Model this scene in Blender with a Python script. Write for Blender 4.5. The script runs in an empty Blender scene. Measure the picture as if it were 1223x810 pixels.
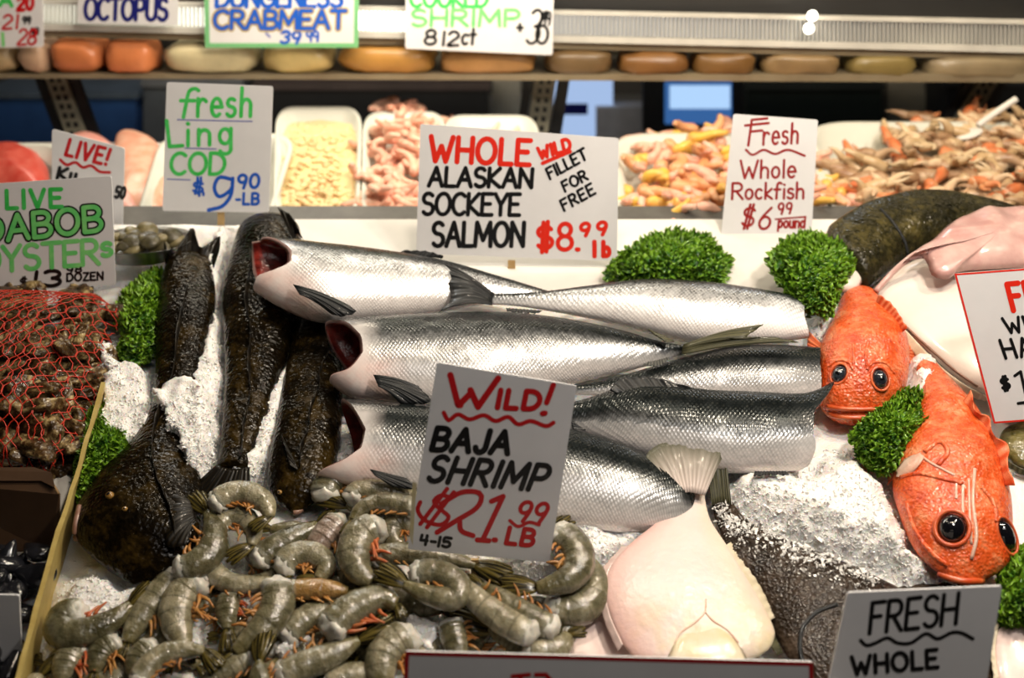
import bpy, math, random
import numpy as np
from mathutils import Vector, noise
from mathutils.bvhtree import BVHTree

random.seed(7)
R = math.radians
SC = bpy.context.scene
COL = SC.collection

# ------------------------------------------------------------------ camera, world, exposure
CAM = Vector((0.0, 0.0, 1.65))
PITCH = 25.0
FPX = 1223 * 35.0 / 36.0
cd = bpy.data.cameras.new('camera'); cam = bpy.data.objects.new('camera', cd); COL.objects.link(cam)
cam.location = CAM; cam.rotation_euler = (R(90 - PITCH), 0, 0)
cd.sensor_width = 36.0; cd.lens = 35.0; cd.clip_start = 0.05; cd.clip_end = 60
cd.dof.use_dof = True; cd.dof.focus_distance = 1.58; cd.dof.aperture_fstop = 2.1
SC.camera = cam
vs = SC.view_settings
SC.display_settings.display_device = 'sRGB'
vs.view_transform = 'Standard'; vs.look = 'None'; vs.gamma = 1.0; vs.use_curve_mapping = False
vs.exposure = 0.15
SC.cycles.use_denoising = True
SC.cycles.max_bounces = 8
SC.cycles.sample_clamp_indirect = 6.0

world = bpy.data.worlds.new('world'); SC.world = world; world.use_nodes = True
wb = world.node_tree.nodes['Background']; wb.inputs[0].default_value = (1.0, 0.86, 0.68, 1); wb.inputs[1].default_value = 0.012

def area(name, loc, target, sx, sy, power, col):
    l = bpy.data.lights.new(name, 'AREA'); l.shape = 'RECTANGLE'; l.size = sx; l.size_y = sy; l.energy = power; l.color = col
    o = bpy.data.objects.new(name, l); COL.objects.link(o); o.location = loc
    o.rotation_euler = (Vector(target) - Vector(loc)).to_track_quat('-Z', 'Y').to_euler()
    return o
def bulb(name, loc, power, col, r=0.05):
    l = bpy.data.lights.new(name, 'POINT'); l.energy = power; l.color = col; l.shadow_soft_size = r
    o = bpy.data.objects.new(name, l); COL.objects.link(o); o.location = loc
    return o
WARM = (1.0, 0.85, 0.66)
bulb('stall_lamp_or_fill', (0.62, 1.30, 2.30), 40, WARM, 0.06)
bulb('stall_lamp_or_fill', (1.20, 1.42, 2.30), 36, WARM, 0.06)
bulb('stall_lamp_or_fill', (0.05, 1.50, 2.35), 24, WARM, 0.06)
bulb('stall_lamp_or_fill', (-0.60, 2.05, 2.30), 8, WARM, 0.06)
bulb('stall_lamp_or_fill', (0.75, 0.82, 2.15), 33, (1.0, 0.92, 0.82), 0.06)  # added front fill that brightens the sign faces and right-hand ice
area('overhead_fill', (0.5, 0.2, 3.0), (0.3, 1.7, 0.9), 1.2, 0.3, 6, (1.0, 0.93, 0.88))  # added soft fill, gives the silvery skins something bright to reflect
area('case_light', (-0.55, 2.40, 1.72), (-0.5, 2.55, 0.95), 1.5, 0.12, 9.5, (1.0, 0.89, 0.70))
area('case_light', (0.95, 2.40, 1.72), (0.95, 2.55, 0.95), 1.3, 0.12, 2.2, (1.0, 0.80, 0.50))
bulb('back_fill', (-0.8, 2.95, 1.95), 9, (0.85, 0.92, 1.0), 0.1)  # added cool fills behind the case, otherwise the totes stay dark
bulb('back_fill', (0.9, 2.95, 1.95), 4, (0.85, 0.92, 1.0), 0.1)

# ------------------------------------------------------------------ pixel / world geometry
_p = R(PITCH)
FW = Vector((0, math.cos(_p), -math.sin(_p))); UP = Vector((0, math.sin(_p), math.cos(_p))); RT = Vector((1, 0, 0))
def ray(px, py):
    return FW + RT * ((px - 611.5) / FPX) + UP * ((405.0 - py) / FPX)
def proj(p):
    d = p - CAM; z = d.dot(FW)
    return 611.5 + FPX * d.dot(RT) / z, 405.0 - FPX * d.dot(UP) / z
def wp(px, py, d):
    r = ray(px, py); return CAM + r * (d / r.y)
class Plane:
    def __init__(s, o, tilt):
        s.o = Vector(o); s.V = Vector((0, math.cos(R(tilt)), math.sin(R(tilt)))); s.N = Vector((0, -math.sin(R(tilt)), math.cos(R(tilt)))); s.U = Vector((1, 0, 0))
    def __call__(s, px, py, h=0.0):
        r = ray(px, py); t = (s.o + s.N * h - CAM).dot(s.N) / r.dot(s.N)
        return CAM + r * t
    def at(s, u, v, h=0.0):
        return s.o + s.U * u + s.V * v + s.N * h
    def uvh(s, p):
        q = p - s.o; return q.dot(s.U), q.dot(s.V), q.dot(s.N)
BED = Plane((0, 1.57, 0.85), 20)
SHELF = Plane((0, 2.10, 0.925), 15)
def ppm(p):
    return FPX / (p - CAM).dot(FW)

# ------------------------------------------------------------------ objects
ORG = {}
def tag(o, label=None, cat=None, group=None, kind=None):
    if label: o['label'] = label
    if cat: o['category'] = cat
    if group: o['group'] = group
    if kind: o['kind'] = kind
    return o
def thing(name, label, cat, loc, group=None):
    o = bpy.data.objects.new(name, None); COL.objects.link(o); o.location = loc; o.empty_display_size = 0.05
    ORG[o.name] = Vector(loc)
    return tag(o, label, cat, group)
def mk(name, vf, mat, parent=None, smooth=True, origin=None, label=None):
    """vf: dict(v, f, pat, uv) in world coordinates -> one mesh object"""
    v = vf['v']
    if parent is not None:
        o0 = ORG[parent.name]
    elif origin is not None:
        o0 = Vector(origin)
    else:
        a = np.array([tuple(q) for q in v]); lo, hi = a.min(0), a.max(0)
        o0 = Vector(((lo[0] + hi[0]) / 2, (lo[1] + hi[1]) / 2, lo[2]))
    me = bpy.data.meshes.new(name)
    me.from_pydata([tuple(Vector(q) - o0) for q in v], [], vf['f'])
    if smooth:
        me.polygons.foreach_set('use_smooth', [True] * len(me.polygons))
    li = np.empty(len(me.loops), dtype=np.int32); me.loops.foreach_get('vertex_index', li)
    for key in ('pat', 'uv'):
        if key in vf:
            lay = me.uv_layers.new(name=key)
            a = np.array(vf[key], dtype=np.float32)[li]
            lay.data.foreach_set('uv', a.ravel())
    mats = mat if isinstance(mat, (list, tuple)) else [mat]
    for m in mats: me.materials.append(m)
    if 'mi' in vf: me.polygons.foreach_set('material_index', vf['mi'])
    me.update()
    o = bpy.data.objects.new(name, me); COL.objects.link(o)
    if parent is not None:
        o.parent = parent; ORG[o.name] = o0
    else:
        o.location = o0; ORG[o.name] = o0
    if label: o['label'] = label
    return o
def join(*parts):
    out = {'v': [], 'f': []}
    keys = set(parts[0]) - {'v', 'f'}
    for k in keys: out[k] = []
    for p in parts:
        n = len(out['v']); out['v'] += list(p['v']); out['f'] += [tuple(i + n for i in f) for f in p['f']]
        for k in keys: out[k] += list(p[k])
    return out
def bvh(vf):
    return BVHTree.FromPolygons([tuple(q) for q in vf['v']], vf['f'])

def cr(pts, n):
    """centripetal-free Catmull-Rom through pts (tuples or Vectors), n samples, equal arc spacing"""
    P = np.array([tuple(p) for p in pts], dtype=float)
    if len(P) == 2:
        return [P[0] + (P[1] - P[0]) * t for t in np.linspace(0, 1, n)]
    Q = np.vstack([2 * P[0] - P[1], P, 2 * P[-1] - P[-2]])
    out = []
    for i in range(1, len(Q) - 2):
        for t in np.linspace(0, 1, 14, endpoint=False):
            a, b, c, d = Q[i - 1], Q[i], Q[i + 1], Q[i + 2]
            out.append(0.5 * ((2 * b) + (-a + c) * t + (2 * a - 5 * b + 4 * c - d) * t * t + (-a + 3 * b - 3 * c + d) * t ** 3))
    out.append(P[-1]); out = np.array(out)
    L = np.concatenate([[0], np.cumsum(np.linalg.norm(np.diff(out, axis=0), axis=1))])
    T = np.linspace(0, L[-1], n)
    return [np.array([np.interp(t, L, out[:, k]) for k in range(out.shape[1])]) for t in T]
def crp(pts, n):
    """Catmull-Rom with uniform parameter (keeps pairing of two edges)"""
    P = np.array([tuple(p) for p in pts], dtype=float)
    Q = np.vstack([2 * P[0] - P[1], P, 2 * P[-1] - P[-2]])
    out = []
    for s in np.linspace(0, len(P) - 1, n):
        i = min(int(s), len(P) - 2); t = s - i; a, b, c, d = Q[i], Q[i + 1], Q[i + 2], Q[i + 3]
        out.append(0.5 * ((2 * b) + (-a + c) * t + (2 * a - 5 * b + 4 * c - d) * t * t + (-a + 3 * b - 3 * c + d) * t ** 3))
    return out
def lerp_tab(tab, x):
    return float(np.interp(x, [a for a, b in tab], [b for a, b in tab]))
def sm(a, b, x):
    t = max(0.0, min(1.0, (x - a) / (b - a))); return t * t * (3 - 2 * t)

def loft(pairs, hA, hB, k=0.5, ns=72, nt=40, s0=None, s0u=None, plane=BED, bow=0.0, ends=(0.0, 0.0), lump=0.0, seed=0, p=1.0, dh=None, fat=None):
    """Fish body: pairs of (ax, ay, bx, by) outline points. Cross sections are ellipses with one axis from edge A to
    edge B and the other along the surface normal. s0(v)/s0u(v): how far the near/far side is cut away at the front."""
    def hh(h, i): return lerp_tab(h, i / (len(pairs) - 1)) if isinstance(h, list) else h
    A = crp([plane(q[0], q[1], hh(hA, i)) for i, q in enumerate(pairs)], ns * 3); B = crp([plane(q[2], q[3], hh(hB, i)) for i, q in enumerate(pairs)], ns * 3)
    A = np.array(A); B = np.array(B); C = (A + B) / 2
    L = np.concatenate([[0], np.cumsum(np.linalg.norm(np.diff(C, axis=0), axis=1))]); LT = L[-1]; S = L / LT
    def at(arr, s): return Vector([float(np.interp(s, S, arr[:, i])) for i in range(3)])
    N = plane.N
    v, f, pat, uv = [], [], [], []
    for i in range(ns):
        for j in range(nt):
            th = 2 * math.pi * j / nt
            c, sn = math.cos(th), math.sin(th)
            vv = (1 - c) / 2
            q0 = 0.0
            if sn >= 0 and s0: q0 = lerp_tab(s0, vv)
            if sn < 0 and (s0u or s0): q0 = lerp_tab(s0u or s0, vv)
            s = q0 + (1 - q0) * i / (ns - 1)
            a = at(A, s); b = at(B, s); cc = (a + b) / 2
            w = (a - b) / 2; aw = max(w.length, 1e-5); wu = w / aw
            t1 = at(C, min(1, s + 0.01)) - at(C, max(0, s - 0.01)); t1.normalize()
            n = t1.cross(wu); n.normalize()
            if n.dot(N) < 0: n = -n
            d = (cc - CAM).normalized(); d = d - t1 * d.dot(t1); d.normalize()
            cw = abs(d.dot(wu)); sw2 = max(0.05, 1 - cw * cw)
            kk = lerp_tab(k, s) if isinstance(k, list) else k
            aw2 = aw * math.sqrt(sw2) / math.sqrt(sw2 + kk * kk * (1 - sw2))
            e = 1.0
            if ends[0] > 0 and s < ends[0]: e *= math.sqrt(max(0.0, 1 - (1 - s / ends[0]) ** 2))
            if ends[1] > 0 and s > 1 - ends[1]: e *= math.sqrt(max(0.0, 1 - (1 - (1 - s) / ends[1]) ** 2))
            x = math.copysign(abs(c) ** p, c); y = math.copysign(abs(sn) ** p, sn)
            pt = cc + wu * (aw2 * x * (e if e < 1 else 1)) + n * (aw * kk * y * e + (lerp_tab(dh, s) if dh else 0))
            if bow: pt = pt + N * (bow * math.sin(math.pi * s))
            if lump:
                pt = pt + n * (lump * noise.noise(Vector((pt.x * 14 + seed, pt.y * 14, pt.z * 14)))) * e
            v.append(pt); pat.append((s, vv)); uv.append((s * LT, (min(th, 2 * math.pi - th)) * aw * (0.5 + 0.5 * kk)))
    for i in range(ns - 1):
        for j in range(nt):
            f.append((i * nt + j, i * nt + (j + 1) % nt, (i + 1) * nt + (j + 1) % nt, (i + 1) * nt + j))
    if not s0:
        f.append(tuple(range(nt - 1, -1, -1)))
    f.append(tuple((ns - 1) * nt + j for j in range(nt)))
    return dict(v=v, f=f, pat=pat, uv=uv, ns=ns, nt=nt)

def cavity(body, mats_depth=16, shrink=0.80, deep=0.6):
    """Liner inside the open front of a lofted body: a rim from the skin edge inwards, walls going back, closed at the end"""
    nt = body['nt']; V = body['v']; v, f, pat, mi = [], [], [], []
    rows = [(0, 1.0), (0, 0.965), (0, shrink + 0.06), (2, shrink)] + [(2 + int((mats_depth - 2) * t / 5), shrink * (1 - 0.05 * t) * (0.55 if t == 5 else 1)) for t in range(1, 6)]
    for r, (i, sc) in enumerate(rows):
        cen = Vector((0, 0, 0))
        for j in range(nt): cen += V[i * nt + j]
        cen /= nt
        for j in range(nt):
            opp = V[i * nt + (nt - j) % nt]
            q = V[i * nt + j]; mid = (q + opp) / 2
            th = 2 * math.pi * j / nt
            # shrink towards local spine: keeps the wall thickness even
            pnt = mid + (q - mid) * sc
            pnt = pnt + (cen - pnt) * (1 - sc) * 0.55
            v.append(pnt); pat.append((r / (len(rows) - 1), (1 - math.cos(th)) / 2))
    for r in range(len(rows) - 1):
        for j in range(nt):
            f.append((r * nt + j, (r + 1) * nt + j, (r + 1) * nt + (j + 1) % nt, r * nt + (j + 1) % nt))
    f.append(tuple((len(rows) - 1) * nt + j for j in range(nt)))
    return dict(v=v, f=f, pat=pat)

def sheet(rows, th=0.0015, N=None, rays=0, ramp=0.0):
    """thin two-sided sheet from a grid of world points (rows of equal length)"""
    n, m = len(rows), len(rows[0]); v, f, pat = [], [], []
    P = [[Vector(p) for p in r] for r in rows]
    for side in (1, -1):
        for i in range(n):
            for j in range(m):
                du = P[min(i + 1, n - 1)][j] - P[max(i - 1, 0)][j]; dv = P[i][min(j + 1, m - 1)] - P[i][max(j - 1, 0)]
                nn = du.cross(dv)
                nn = nn.normalized() if nn.length > 1e-12 else Vector((0, 0, 1))
                if N is not None and nn.dot(N) < 0: nn = -nn
                rr = ramp * math.cos(2 * math.pi * rays * j / (m - 1)) if rays else 0
                edge = 0.3 if (i in (0, n - 1) or j in (0, m - 1)) else 1.0
                v.append(P[i][j] + nn * (side * th / 2 * edge + rr)); pat.append((i / (n - 1), j / (m - 1)))
    o = n * m
    for i in range(n - 1):
        for j in range(m - 1):
            a = i * m + j; q = (a, a + 1, a + m + 1, a + m)
            f.append(q); f.append(tuple(o + k for k in reversed(q)))
    for j in range(m - 1):
        f.append((j + 1, j, o + j, o + j + 1)); a = (n - 1) * m + j; f.append((a, a + 1, o + a + 1, o + a))
    for i in range(n - 1):
        a = i * m; f.append((a, a + m, o + a + m, o + a)); a = i * m + m - 1; f.append((a + m, a, o + a, o + a + m))
    return dict(v=v, f=f, pat=pat)
def fin(base, tip, hb, ht, ni=10, nj=33, th=0.002, rays=10, ramp=0.0007, plane=BED, sag=0.0):
    b = cr([plane(x, y, hb) for x, y in base], nj); t = cr([plane(x, y, ht) for x, y in tip], nj)
    rows = []
    for i in range(ni):
        s = i / (ni - 1)
        rows.append([Vector(b[j] + (t[j] - b[j]) * s) + plane.N * (sag * math.sin(math.pi * s) + 0.0012 * math.sin(j * 0.9) * s) for j in range(nj)])
    return sheet(rows, th, plane.N, rays, ramp)

def inpoly(x, y, poly):
    c = False; n = len(poly)
    for i in range(n):
        x1, y1 = poly[i]; x2, y2 = poly[(i + 1) % n]
        if (y1 > y) != (y2 > y) and x < (x2 - x1) * (y - y1) / (y2 - y1) + x1: c = not c
    return c
def edist(x, y, poly):
    best = 1e9; n = len(poly)
    for i in range(n):
        x1, y1 = poly[i]; x2, y2 = poly[(i + 1) % n]
        dx, dy = x2 - x1, y2 - y1; L = dx * dx + dy * dy
        t = 0 if L == 0 else max(0, min(1, ((x - x1) * dx + (y - y1) * dy) / L))
        best = min(best, math.hypot(x - x1 - t * dx, y - y1 - t * dy))
    return best
def pillow(poly, h, th, plane=BED, rings=8, n=64, lump=0.0, flat=1.0, drop=None):
    """puffed patch over a star-shaped outline: domed top, closed below"""
    P = cr(list(poly) + [poly[0]], n + 1)[:n]
    cx = sum(p[0] for p in P) / n; cy = sum(p[1] for p in P) / n
    v, f, pat = [], [], []
    for side in (1, -1):
        for r in range(rings):
            q = 1 - r / rings
            for p in P:
                x = cx + (p[0] - cx) * q; y = cy + (p[1] - cy) * q
                hh = th * (max(0.0, 1 - q ** 2)) ** 0.5 * (1 if side == 1 else flat * 0.4)
                w = plane(x, y, h) + plane.N * (side * hh)
                if lump and r: w = w + plane.N * lump * noise.noise(w * 22)
                v.append(w); pat.append((q, (x - cx) / 100))
        v.append(plane(cx, cy, h) + plane.N * (side * th * (1 if side == 1 else flat * 0.4))); pat.append((0, 0))
    o = rings * n + 1
    for side, b in ((1, 0), (-1, o)):
        for r in range(rings - 1):
            for j in range(n):
                q = (b + r * n + j, b + r * n + (j + 1) % n, b + (r + 1) * n + (j + 1) % n, b + (r + 1) * n + j)
                f.append(q if side == 1 else q[::-1])
        for j in range(n):
            q = (b + (rings - 1) * n + j, b + (rings - 1) * n + (j + 1) % n, b + rings * n)
            f.append(q if side == 1 else q[::-1])
    for j in range(n):
        f.append((j, o + j, o + (j + 1) % n, (j + 1) % n))
    return dict(v=v, f=f, pat=pat)
def tube(pts, rad, n=8, seg=None, cap=True):
    P = [Vector(q) for q in (cr(pts, seg) if seg else pts)]
    v, f, pat = [], [], []; m = len(P)
    ref = Vector((0.13, 0.21, 0.97))
    for i, p in enumerate(P):
        t = (P[min(i + 1, m - 1)] - P[max(i - 1, 0)]).normalized()
        a = t.cross(ref)
        if a.length < 0.05: a = t.cross(Vector((1, 0, 0)))
        a.normalize(); b = t.cross(a)
        r = rad(i / (m - 1)) if callable(rad) else rad
        for j in range(n):
            an = 2 * math.pi * j / n
            v.append(p + a * (r * math.cos(an)) + b * (r * math.sin(an))); pat.append((i / (m - 1), j / n))
    for i in range(m - 1):
        for j in range(n):
            f.append((i * n + j, i * n + (j + 1) % n, (i + 1) * n + (j + 1) % n, (i + 1) * n + j))
    if cap:
        f.append(tuple(range(n - 1, -1, -1))); f.append(tuple((m - 1) * n + j for j in range(n)))
    return dict(v=v, f=f, pat=pat)
def ellipsoid(c, ax, n=12, m=18, lump=0.0, seed=0.0, p=1.0):
    """ax: three world vectors (radii included)"""
    c = Vector(c); v, f, pat = [], [], []
    for i in range(n + 1):
        ph = math.pi * i / n
        for j in range(m):
            th = 2 * math.pi * j / m
            d = Vector((math.sin(ph) * math.cos(th), math.sin(ph) * math.sin(th), math.cos(ph)))
            if p != 1.0: d = Vector([math.copysign(abs(q) ** p, q) for q in d])
            k = 1 + (lump * noise.noise(d * 2.1 + Vector((seed, seed * 1.7, 0))) if lump else 0)
            v.append(c + (ax[0] * d.x + ax[1] * d.y + ax[2] * d.z) * k); pat.append((i / n, j / m))
    for i in range(n):
        for j in range(m):
            f.append((i * m + j, (i + 1) * m + j, (i + 1) * m + (j + 1) % m, i * m + (j + 1) % m))
    return dict(v=v, f=f, pat=pat)
def box8(c):
    """box from 8 world corners: bottom loop then top loop"""
    return dict(v=[Vector(q) for q in c], f=[(3, 2, 1, 0), (4, 5, 6, 7), (0, 1, 5, 4), (1, 2, 6, 5), (2, 3, 7, 6), (3, 0, 4, 7)])
def abox(x0, x1, y0, y1, z0, z1):
    return box8([(x0, y0, z0), (x1, y0, z0), (x1, y1, z0), (x0, y1, z0), (x0, y0, z1), (x1, y0, z1), (x1, y1, z1), (x0, y1, z1)])

# ------------------------------------------------------------------ materials
class G:
    def __init__(s, name):
        s.m = bpy.data.materials.new(name); s.m.use_nodes = True; s.t = s.m.node_tree; s.n = s.t.nodes
        s.b = s.n['Principled BSDF']
    def new(s, typ, **kw):
        q = s.n.new(typ)
        for k, val in kw.items(): setattr(q, k, val)
        return q
    def put(s, sock, val):
        if hasattr(val, 'is_output') or isinstance(val, bpy.types.NodeSocket): s.t.links.new(val, sock)
        elif isinstance(val, tuple) and len(val) == 3 and sock.type == 'RGBA': sock.default_value = (*val, 1)
        else: sock.default_value = val
    def coord(s, kind='Object'):
        return s.new('ShaderNodeTexCoord').outputs[kind]
    def uv(s, name):
        return s.new('ShaderNodeUVMap', uv_map=name).outputs[0]
    def mapping(s, vec, scale=(1, 1, 1), rot=(0, 0, 0), loc=(0, 0, 0)):
        q = s.new('ShaderNodeMapping'); s.put(q.inputs[0], vec); q.inputs[3].default_value = scale; q.inputs[2].default_value = rot; q.inputs[1].default_value = loc
        return q.outputs[0]
    def noise(s, vec, scale, detail=3, rough=0.5):
        q = s.new('ShaderNodeTexNoise'); s.put(q.inputs['Vector'], vec); q.inputs['Scale'].default_value = scale; q.inputs['Detail'].default_value = detail; q.inputs['Roughness'].default_value = rough
        return q.outputs[0]
    def voro(s, vec, scale, rnd=1.0, feature='F1', out=0, dim='3D'):
        q = s.new('ShaderNodeTexVoronoi', feature=feature, voronoi_dimensions=dim); s.put(q.inputs['Vector'], vec); q.inputs['Scale'].default_value = scale
        q.inputs['Randomness'].default_value = rnd
        return q.outputs[out]
    def ramp(s, fac, stops, interp='LINEAR'):
        q = s.new('ShaderNodeValToRGB'); q.color_ramp.interpolation = interp; s.put(q.inputs[0], fac)
        e = q.color_ramp.elements
        while len(e) < len(stops): e.new(0.5)
        for el, (pos, c) in zip(e, stops):
            el.position = pos; el.color = (c, c, c, 1) if not isinstance(c, tuple) else (*c, 1)
        return q.outputs[0]
    def mix(s, fac, a, b, mode='MIX'):
        q = s.new('ShaderNodeMix', data_type='RGBA', blend_type=mode)
        s.put(q.inputs[0], fac); s.put(q.inputs[6], a); s.put(q.inputs[7], b)
        return q.outputs[2]
    def math(s, op, a, b=0.0, c=0.0, clamp=False):
        q = s.new('ShaderNodeMath', operation=op, use_clamp=clamp); s.put(q.inputs[0], a); s.put(q.inputs[1], b)
        if op in ('MULTIPLY_ADD',): s.put(q.inputs[2], c)
        return q.outputs[0]
    def sep(s, vec):
        q = s.new('ShaderNodeSeparateXYZ'); s.put(q.inputs[0], vec); return q.outputs
    def bump(s, h, strength=0.3, dist=0.002, normal=None):
        q = s.new('ShaderNodeBump'); q.inputs['Strength'].default_value = strength; q.inputs['Distance'].default_value = dist
        s.put(q.inputs['Height'], h)
        if normal is not None: s.put(q.inputs['Normal'], normal)
        s.t.links.new(q.outputs[0], s.b.inputs['Normal']); s.t.links.new(q.outputs[0], s.b.inputs['Coat Normal']); return q.outputs[0]
    def set(s, **kw):
        names = dict(base='Base Color', rough='Roughness', metal='Metallic', ior='IOR', spec='Specular IOR Level', sss='Subsurface Weight', coat='Coat Weight', coatr='Coat Roughness', trans='Transmission Weight', alpha='Alpha', emit='Emission Color', estr='Emission Strength')
        for k, val in kw.items(): s.put(s.b.inputs[names[k]], val)
        if 'sss' in kw:
            s.b.inputs['Subsurface Radius'].default_value = (1.0, 0.6, 0.4); s.b.inputs['Subsurface Scale'].default_value = 0.006
        return s

def plain(name, c1, c2=None, scale=30, rough=0.5, bump=0.0, bscale=None, bdist=0.002, **kw):
    g = G(name); co = g.coord()
    if c2 is not None:
        g.set(base=g.mix(g.ramp(g.noise(co, scale, 4, 0.6), [(0.35, 0.0), (0.65, 1.0)]), c1, c2))
    else:
        g.set(base=c1)
    g.set(rough=rough, **kw)
    if bump: g.bump(g.noise(co, bscale or scale * 4, 4, 0.6), bump, bdist)
    return g.m
def emissive(name, col, strength):
    g = G(name); g.set(base=(0.0, 0.0, 0.0), emit=col, estr=strength, rough=0.6); return g.m

def salmon_mat(name, back=0.30, silver=0.62, dark=1.0, pink=1.0):
    g = G(name)
    pat = g.sep(g.uv('pat')); u, v = pat[0], pat[1]
    met = g.uv('uv')
    streak = g.noise(g.mapping(met, (14, 60, 1)), 6.0, 3)
    blot = g.noise(g.mapping(met, (1, 1, 1)), 85.0, 2)
    vv = g.math('ADD', v, g.math('ADD', g.math('MULTIPLY', g.math('SUBTRACT', streak, 0.5), 0.10), g.math('MULTIPLY', g.math('SUBTRACT', blot, 0.5), 0.16)))
    b = back
    col = g.ramp(vv, [(0.0, (0.006, 0.009, 0.010)), (b * 0.78, (0.012, 0.016, 0.017)), (b, (0.07 * dark, 0.075 * dark, 0.078 * dark)), (b + 0.12, (silver * .62, silver * .64, silver * .66)),
                      (0.62, (silver, silver, silver * 1.01)), (0.80, (silver * 1.2, silver * 1.18, silver * 1.18)), (1.0, (0.80, 0.74, 0.72))])
    diam = g.mapping(met, (205, 165, 1), (0, 0, R(45)))
    sc = g.voro(diam, 1.0, 0.18, 'F1', 0, '2D')
    edge = g.ramp(sc, [(0.25, 0.0), (0.62, 1.0)])
    vis = g.ramp(v, [(0.0, 0.9), (0.4, 0.85), (0.7, 0.45), (1.0, 0.15)])
    patch = g.ramp(g.noise(met, 16.0, 2), [(0.35, 0.35), (0.6, 1.0)])
    # collar and belly near the cut end are flesh pink
    cm = g.math('MULTIPLY', g.ramp(u, [(0.05, 1.0), (0.22, 0.0)]), g.ramp(v, [(0.62, 0.0), (0.80, 1.0)]))
    wm = g.math('MULTIPLY', g.ramp(u, [(0.09, 1.0), (0.15, 0.0)]), g.ramp(v, [(0.15, 0.0), (0.30, 1.0)]))
    bare = g.math('SUBTRACT', 1.0, g.math('MULTIPLY', g.math('MAXIMUM', cm, wm), 0.9 * min(1.0, pink)))
    sc = g.math('MULTIPLY', sc, bare); edge = g.math('MULTIPLY', edge, bare)
    col = g.mix(g.math('MULTIPLY', g.math('MULTIPLY', edge, vis), patch), col, g.mix(0.80, col, (0.01, 0.012, 0.012)))
    spot = g.ramp(g.voro(g.mapping(met, (1, 1, 1)), 90.0, 1.0, 'F1', 0, '2D'), [(0.16, 1.0), (0.24, 0.0)])
    smask = g.ramp(v, [(0.22, 1.0), (0.5, 0.5), (0.62, 0.0)])
    col = g.mix(g.math('MULTIPLY', spot, g.math('MULTIPLY', smask, 0.75)), col, (0.03, 0.033, 0.03))
    pinkc = g.ramp(g.noise(met, 40.0, 3), [(0.35, (0.80, 0.60, 0.54)), (0.6, (0.80, 0.42, 0.34)), (0.72, (0.55, 0.26, 0.20))])
    col = g.mix(g.math('MULTIPLY', cm, pink), col, pinkc)
    col = g.mix(g.math('MULTIPLY', wm, 0.55 * pink), col, (0.85, 0.80, 0.78))
    metal = g.math('MULTIPLY', g.ramp(v, [(0.0, 0.15), (0.3, 0.55), (0.6, 0.5), (0.95, 0.15)]), g.math('SUBTRACT', 1.0, g.math('MAXIMUM', cm, wm)))
    g.set(base=col, metal=metal, rough=g.ramp(g.noise(met, 60.0, 2), [(0.3, 0.20), (0.7, 0.36)]), coat=0.16, coatr=0.10, spec=0.2)
    g.bump(g.math('ADD', g.math('MULTIPLY', g.math('MULTIPLY', sc, patch), -0.7), g.math('MULTIPLY', g.noise(met, 22.0, 3), 1.2)), 0.5, 0.0022)
    return g.m
def flesh_mat(name, a, b, rim):
    g = G(name); pat = g.sep(g.uv('pat')); co = g.coord()
    n = g.noise(co, 55, 4, 0.65)
    inner = g.mix(g.ramp(n, [(0.38, 0.0), (0.62, 1.0)]), a, b)
    col = g.mix(g.ramp(pat[0], [(0.10, 0.0), (0.26, 1.0)]), rim, inner)
    g.set(base=col, rough=0.28, coat=0.4, coatr=0.15); g.bump(n, 0.5, 0.004)
    return g.m
def fish_dark(name, c0, c1, c2, ns=18.0, fine=120.0, rough=0.22, spots=0.4, belly=None, strength=0.6, coat=0.5, spec=0.4, mid=60.0):
    g = G(name); pat = g.sep(g.uv('pat')); met = g.uv('uv'); co = g.coord()
    n1 = g.noise(co, ns, 5, 0.65); n2 = g.noise(co, fine, 3, 0.6)
    col = g.ramp(g.math('ADD', g.math('MULTIPLY', n1, 0.7), g.math('MULTIPLY', n2, 0.3)), [(0.36, c0), (0.50, c1), (0.66, c2)])
    sp = g.ramp(g.voro(co, fine * 0.6), [(0.10, 1.0), (0.30, 0.0)])
    col = g.mix(g.math('MULTIPLY', sp, spots), col, c2)
    if belly: col = g.mix(g.ramp(pat[1], [(belly[0], 0.0), (belly[1], 1.0)]), col, belly[2])
    g.set(base=col, rough=g.ramp(n2, [(0.3, rough * 0.7), (0.7, rough * 1.7)]), coat=coat, coatr=0.10, spec=spec)
    sc = g.voro(co, fine * 1.6); n3 = g.noise(co, mid, 2, 0.5)
    g.bump(g.math('ADD', g.math('ADD', g.math('MULTIPLY', n2, 0.5), g.math('MULTIPLY', sc, 0.45)), g.math('MULTIPLY', n3, 0.7)), strength, 0.004)
    return g.m
def fin_mat(name, c0, c1, rays=12, rough=0.42, tip=None):
    g = G(name); pat = g.sep(g.uv('pat'))
    w = g.math('SINE', g.math('MULTIPLY', pat[1], rays * 2 * math.pi))
    n = g.noise(g.mapping(g.uv('pat'), (3, 40, 1)), 3.0, 3)
    col = g.mix(g.ramp(g.math('ADD', g.math('MULTIPLY', w, 0.25), n), [(0.3, 0.0), (0.8, 1.0)]), c0, c1)
    if tip: col = g.mix(g.ramp(g.math('ADD', pat[0], g.math('MULTIPLY', g.math('SUBTRACT', n, 0.5), 0.4)), [(0.05, 0.0), (0.45, 0.55), (0.95, 1.0)]), col, tip)
    g.set(base=col, rough=rough, coat=0.1, spec=0.25); g.bump(w, 0.25, 0.001)
    return g.m
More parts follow.
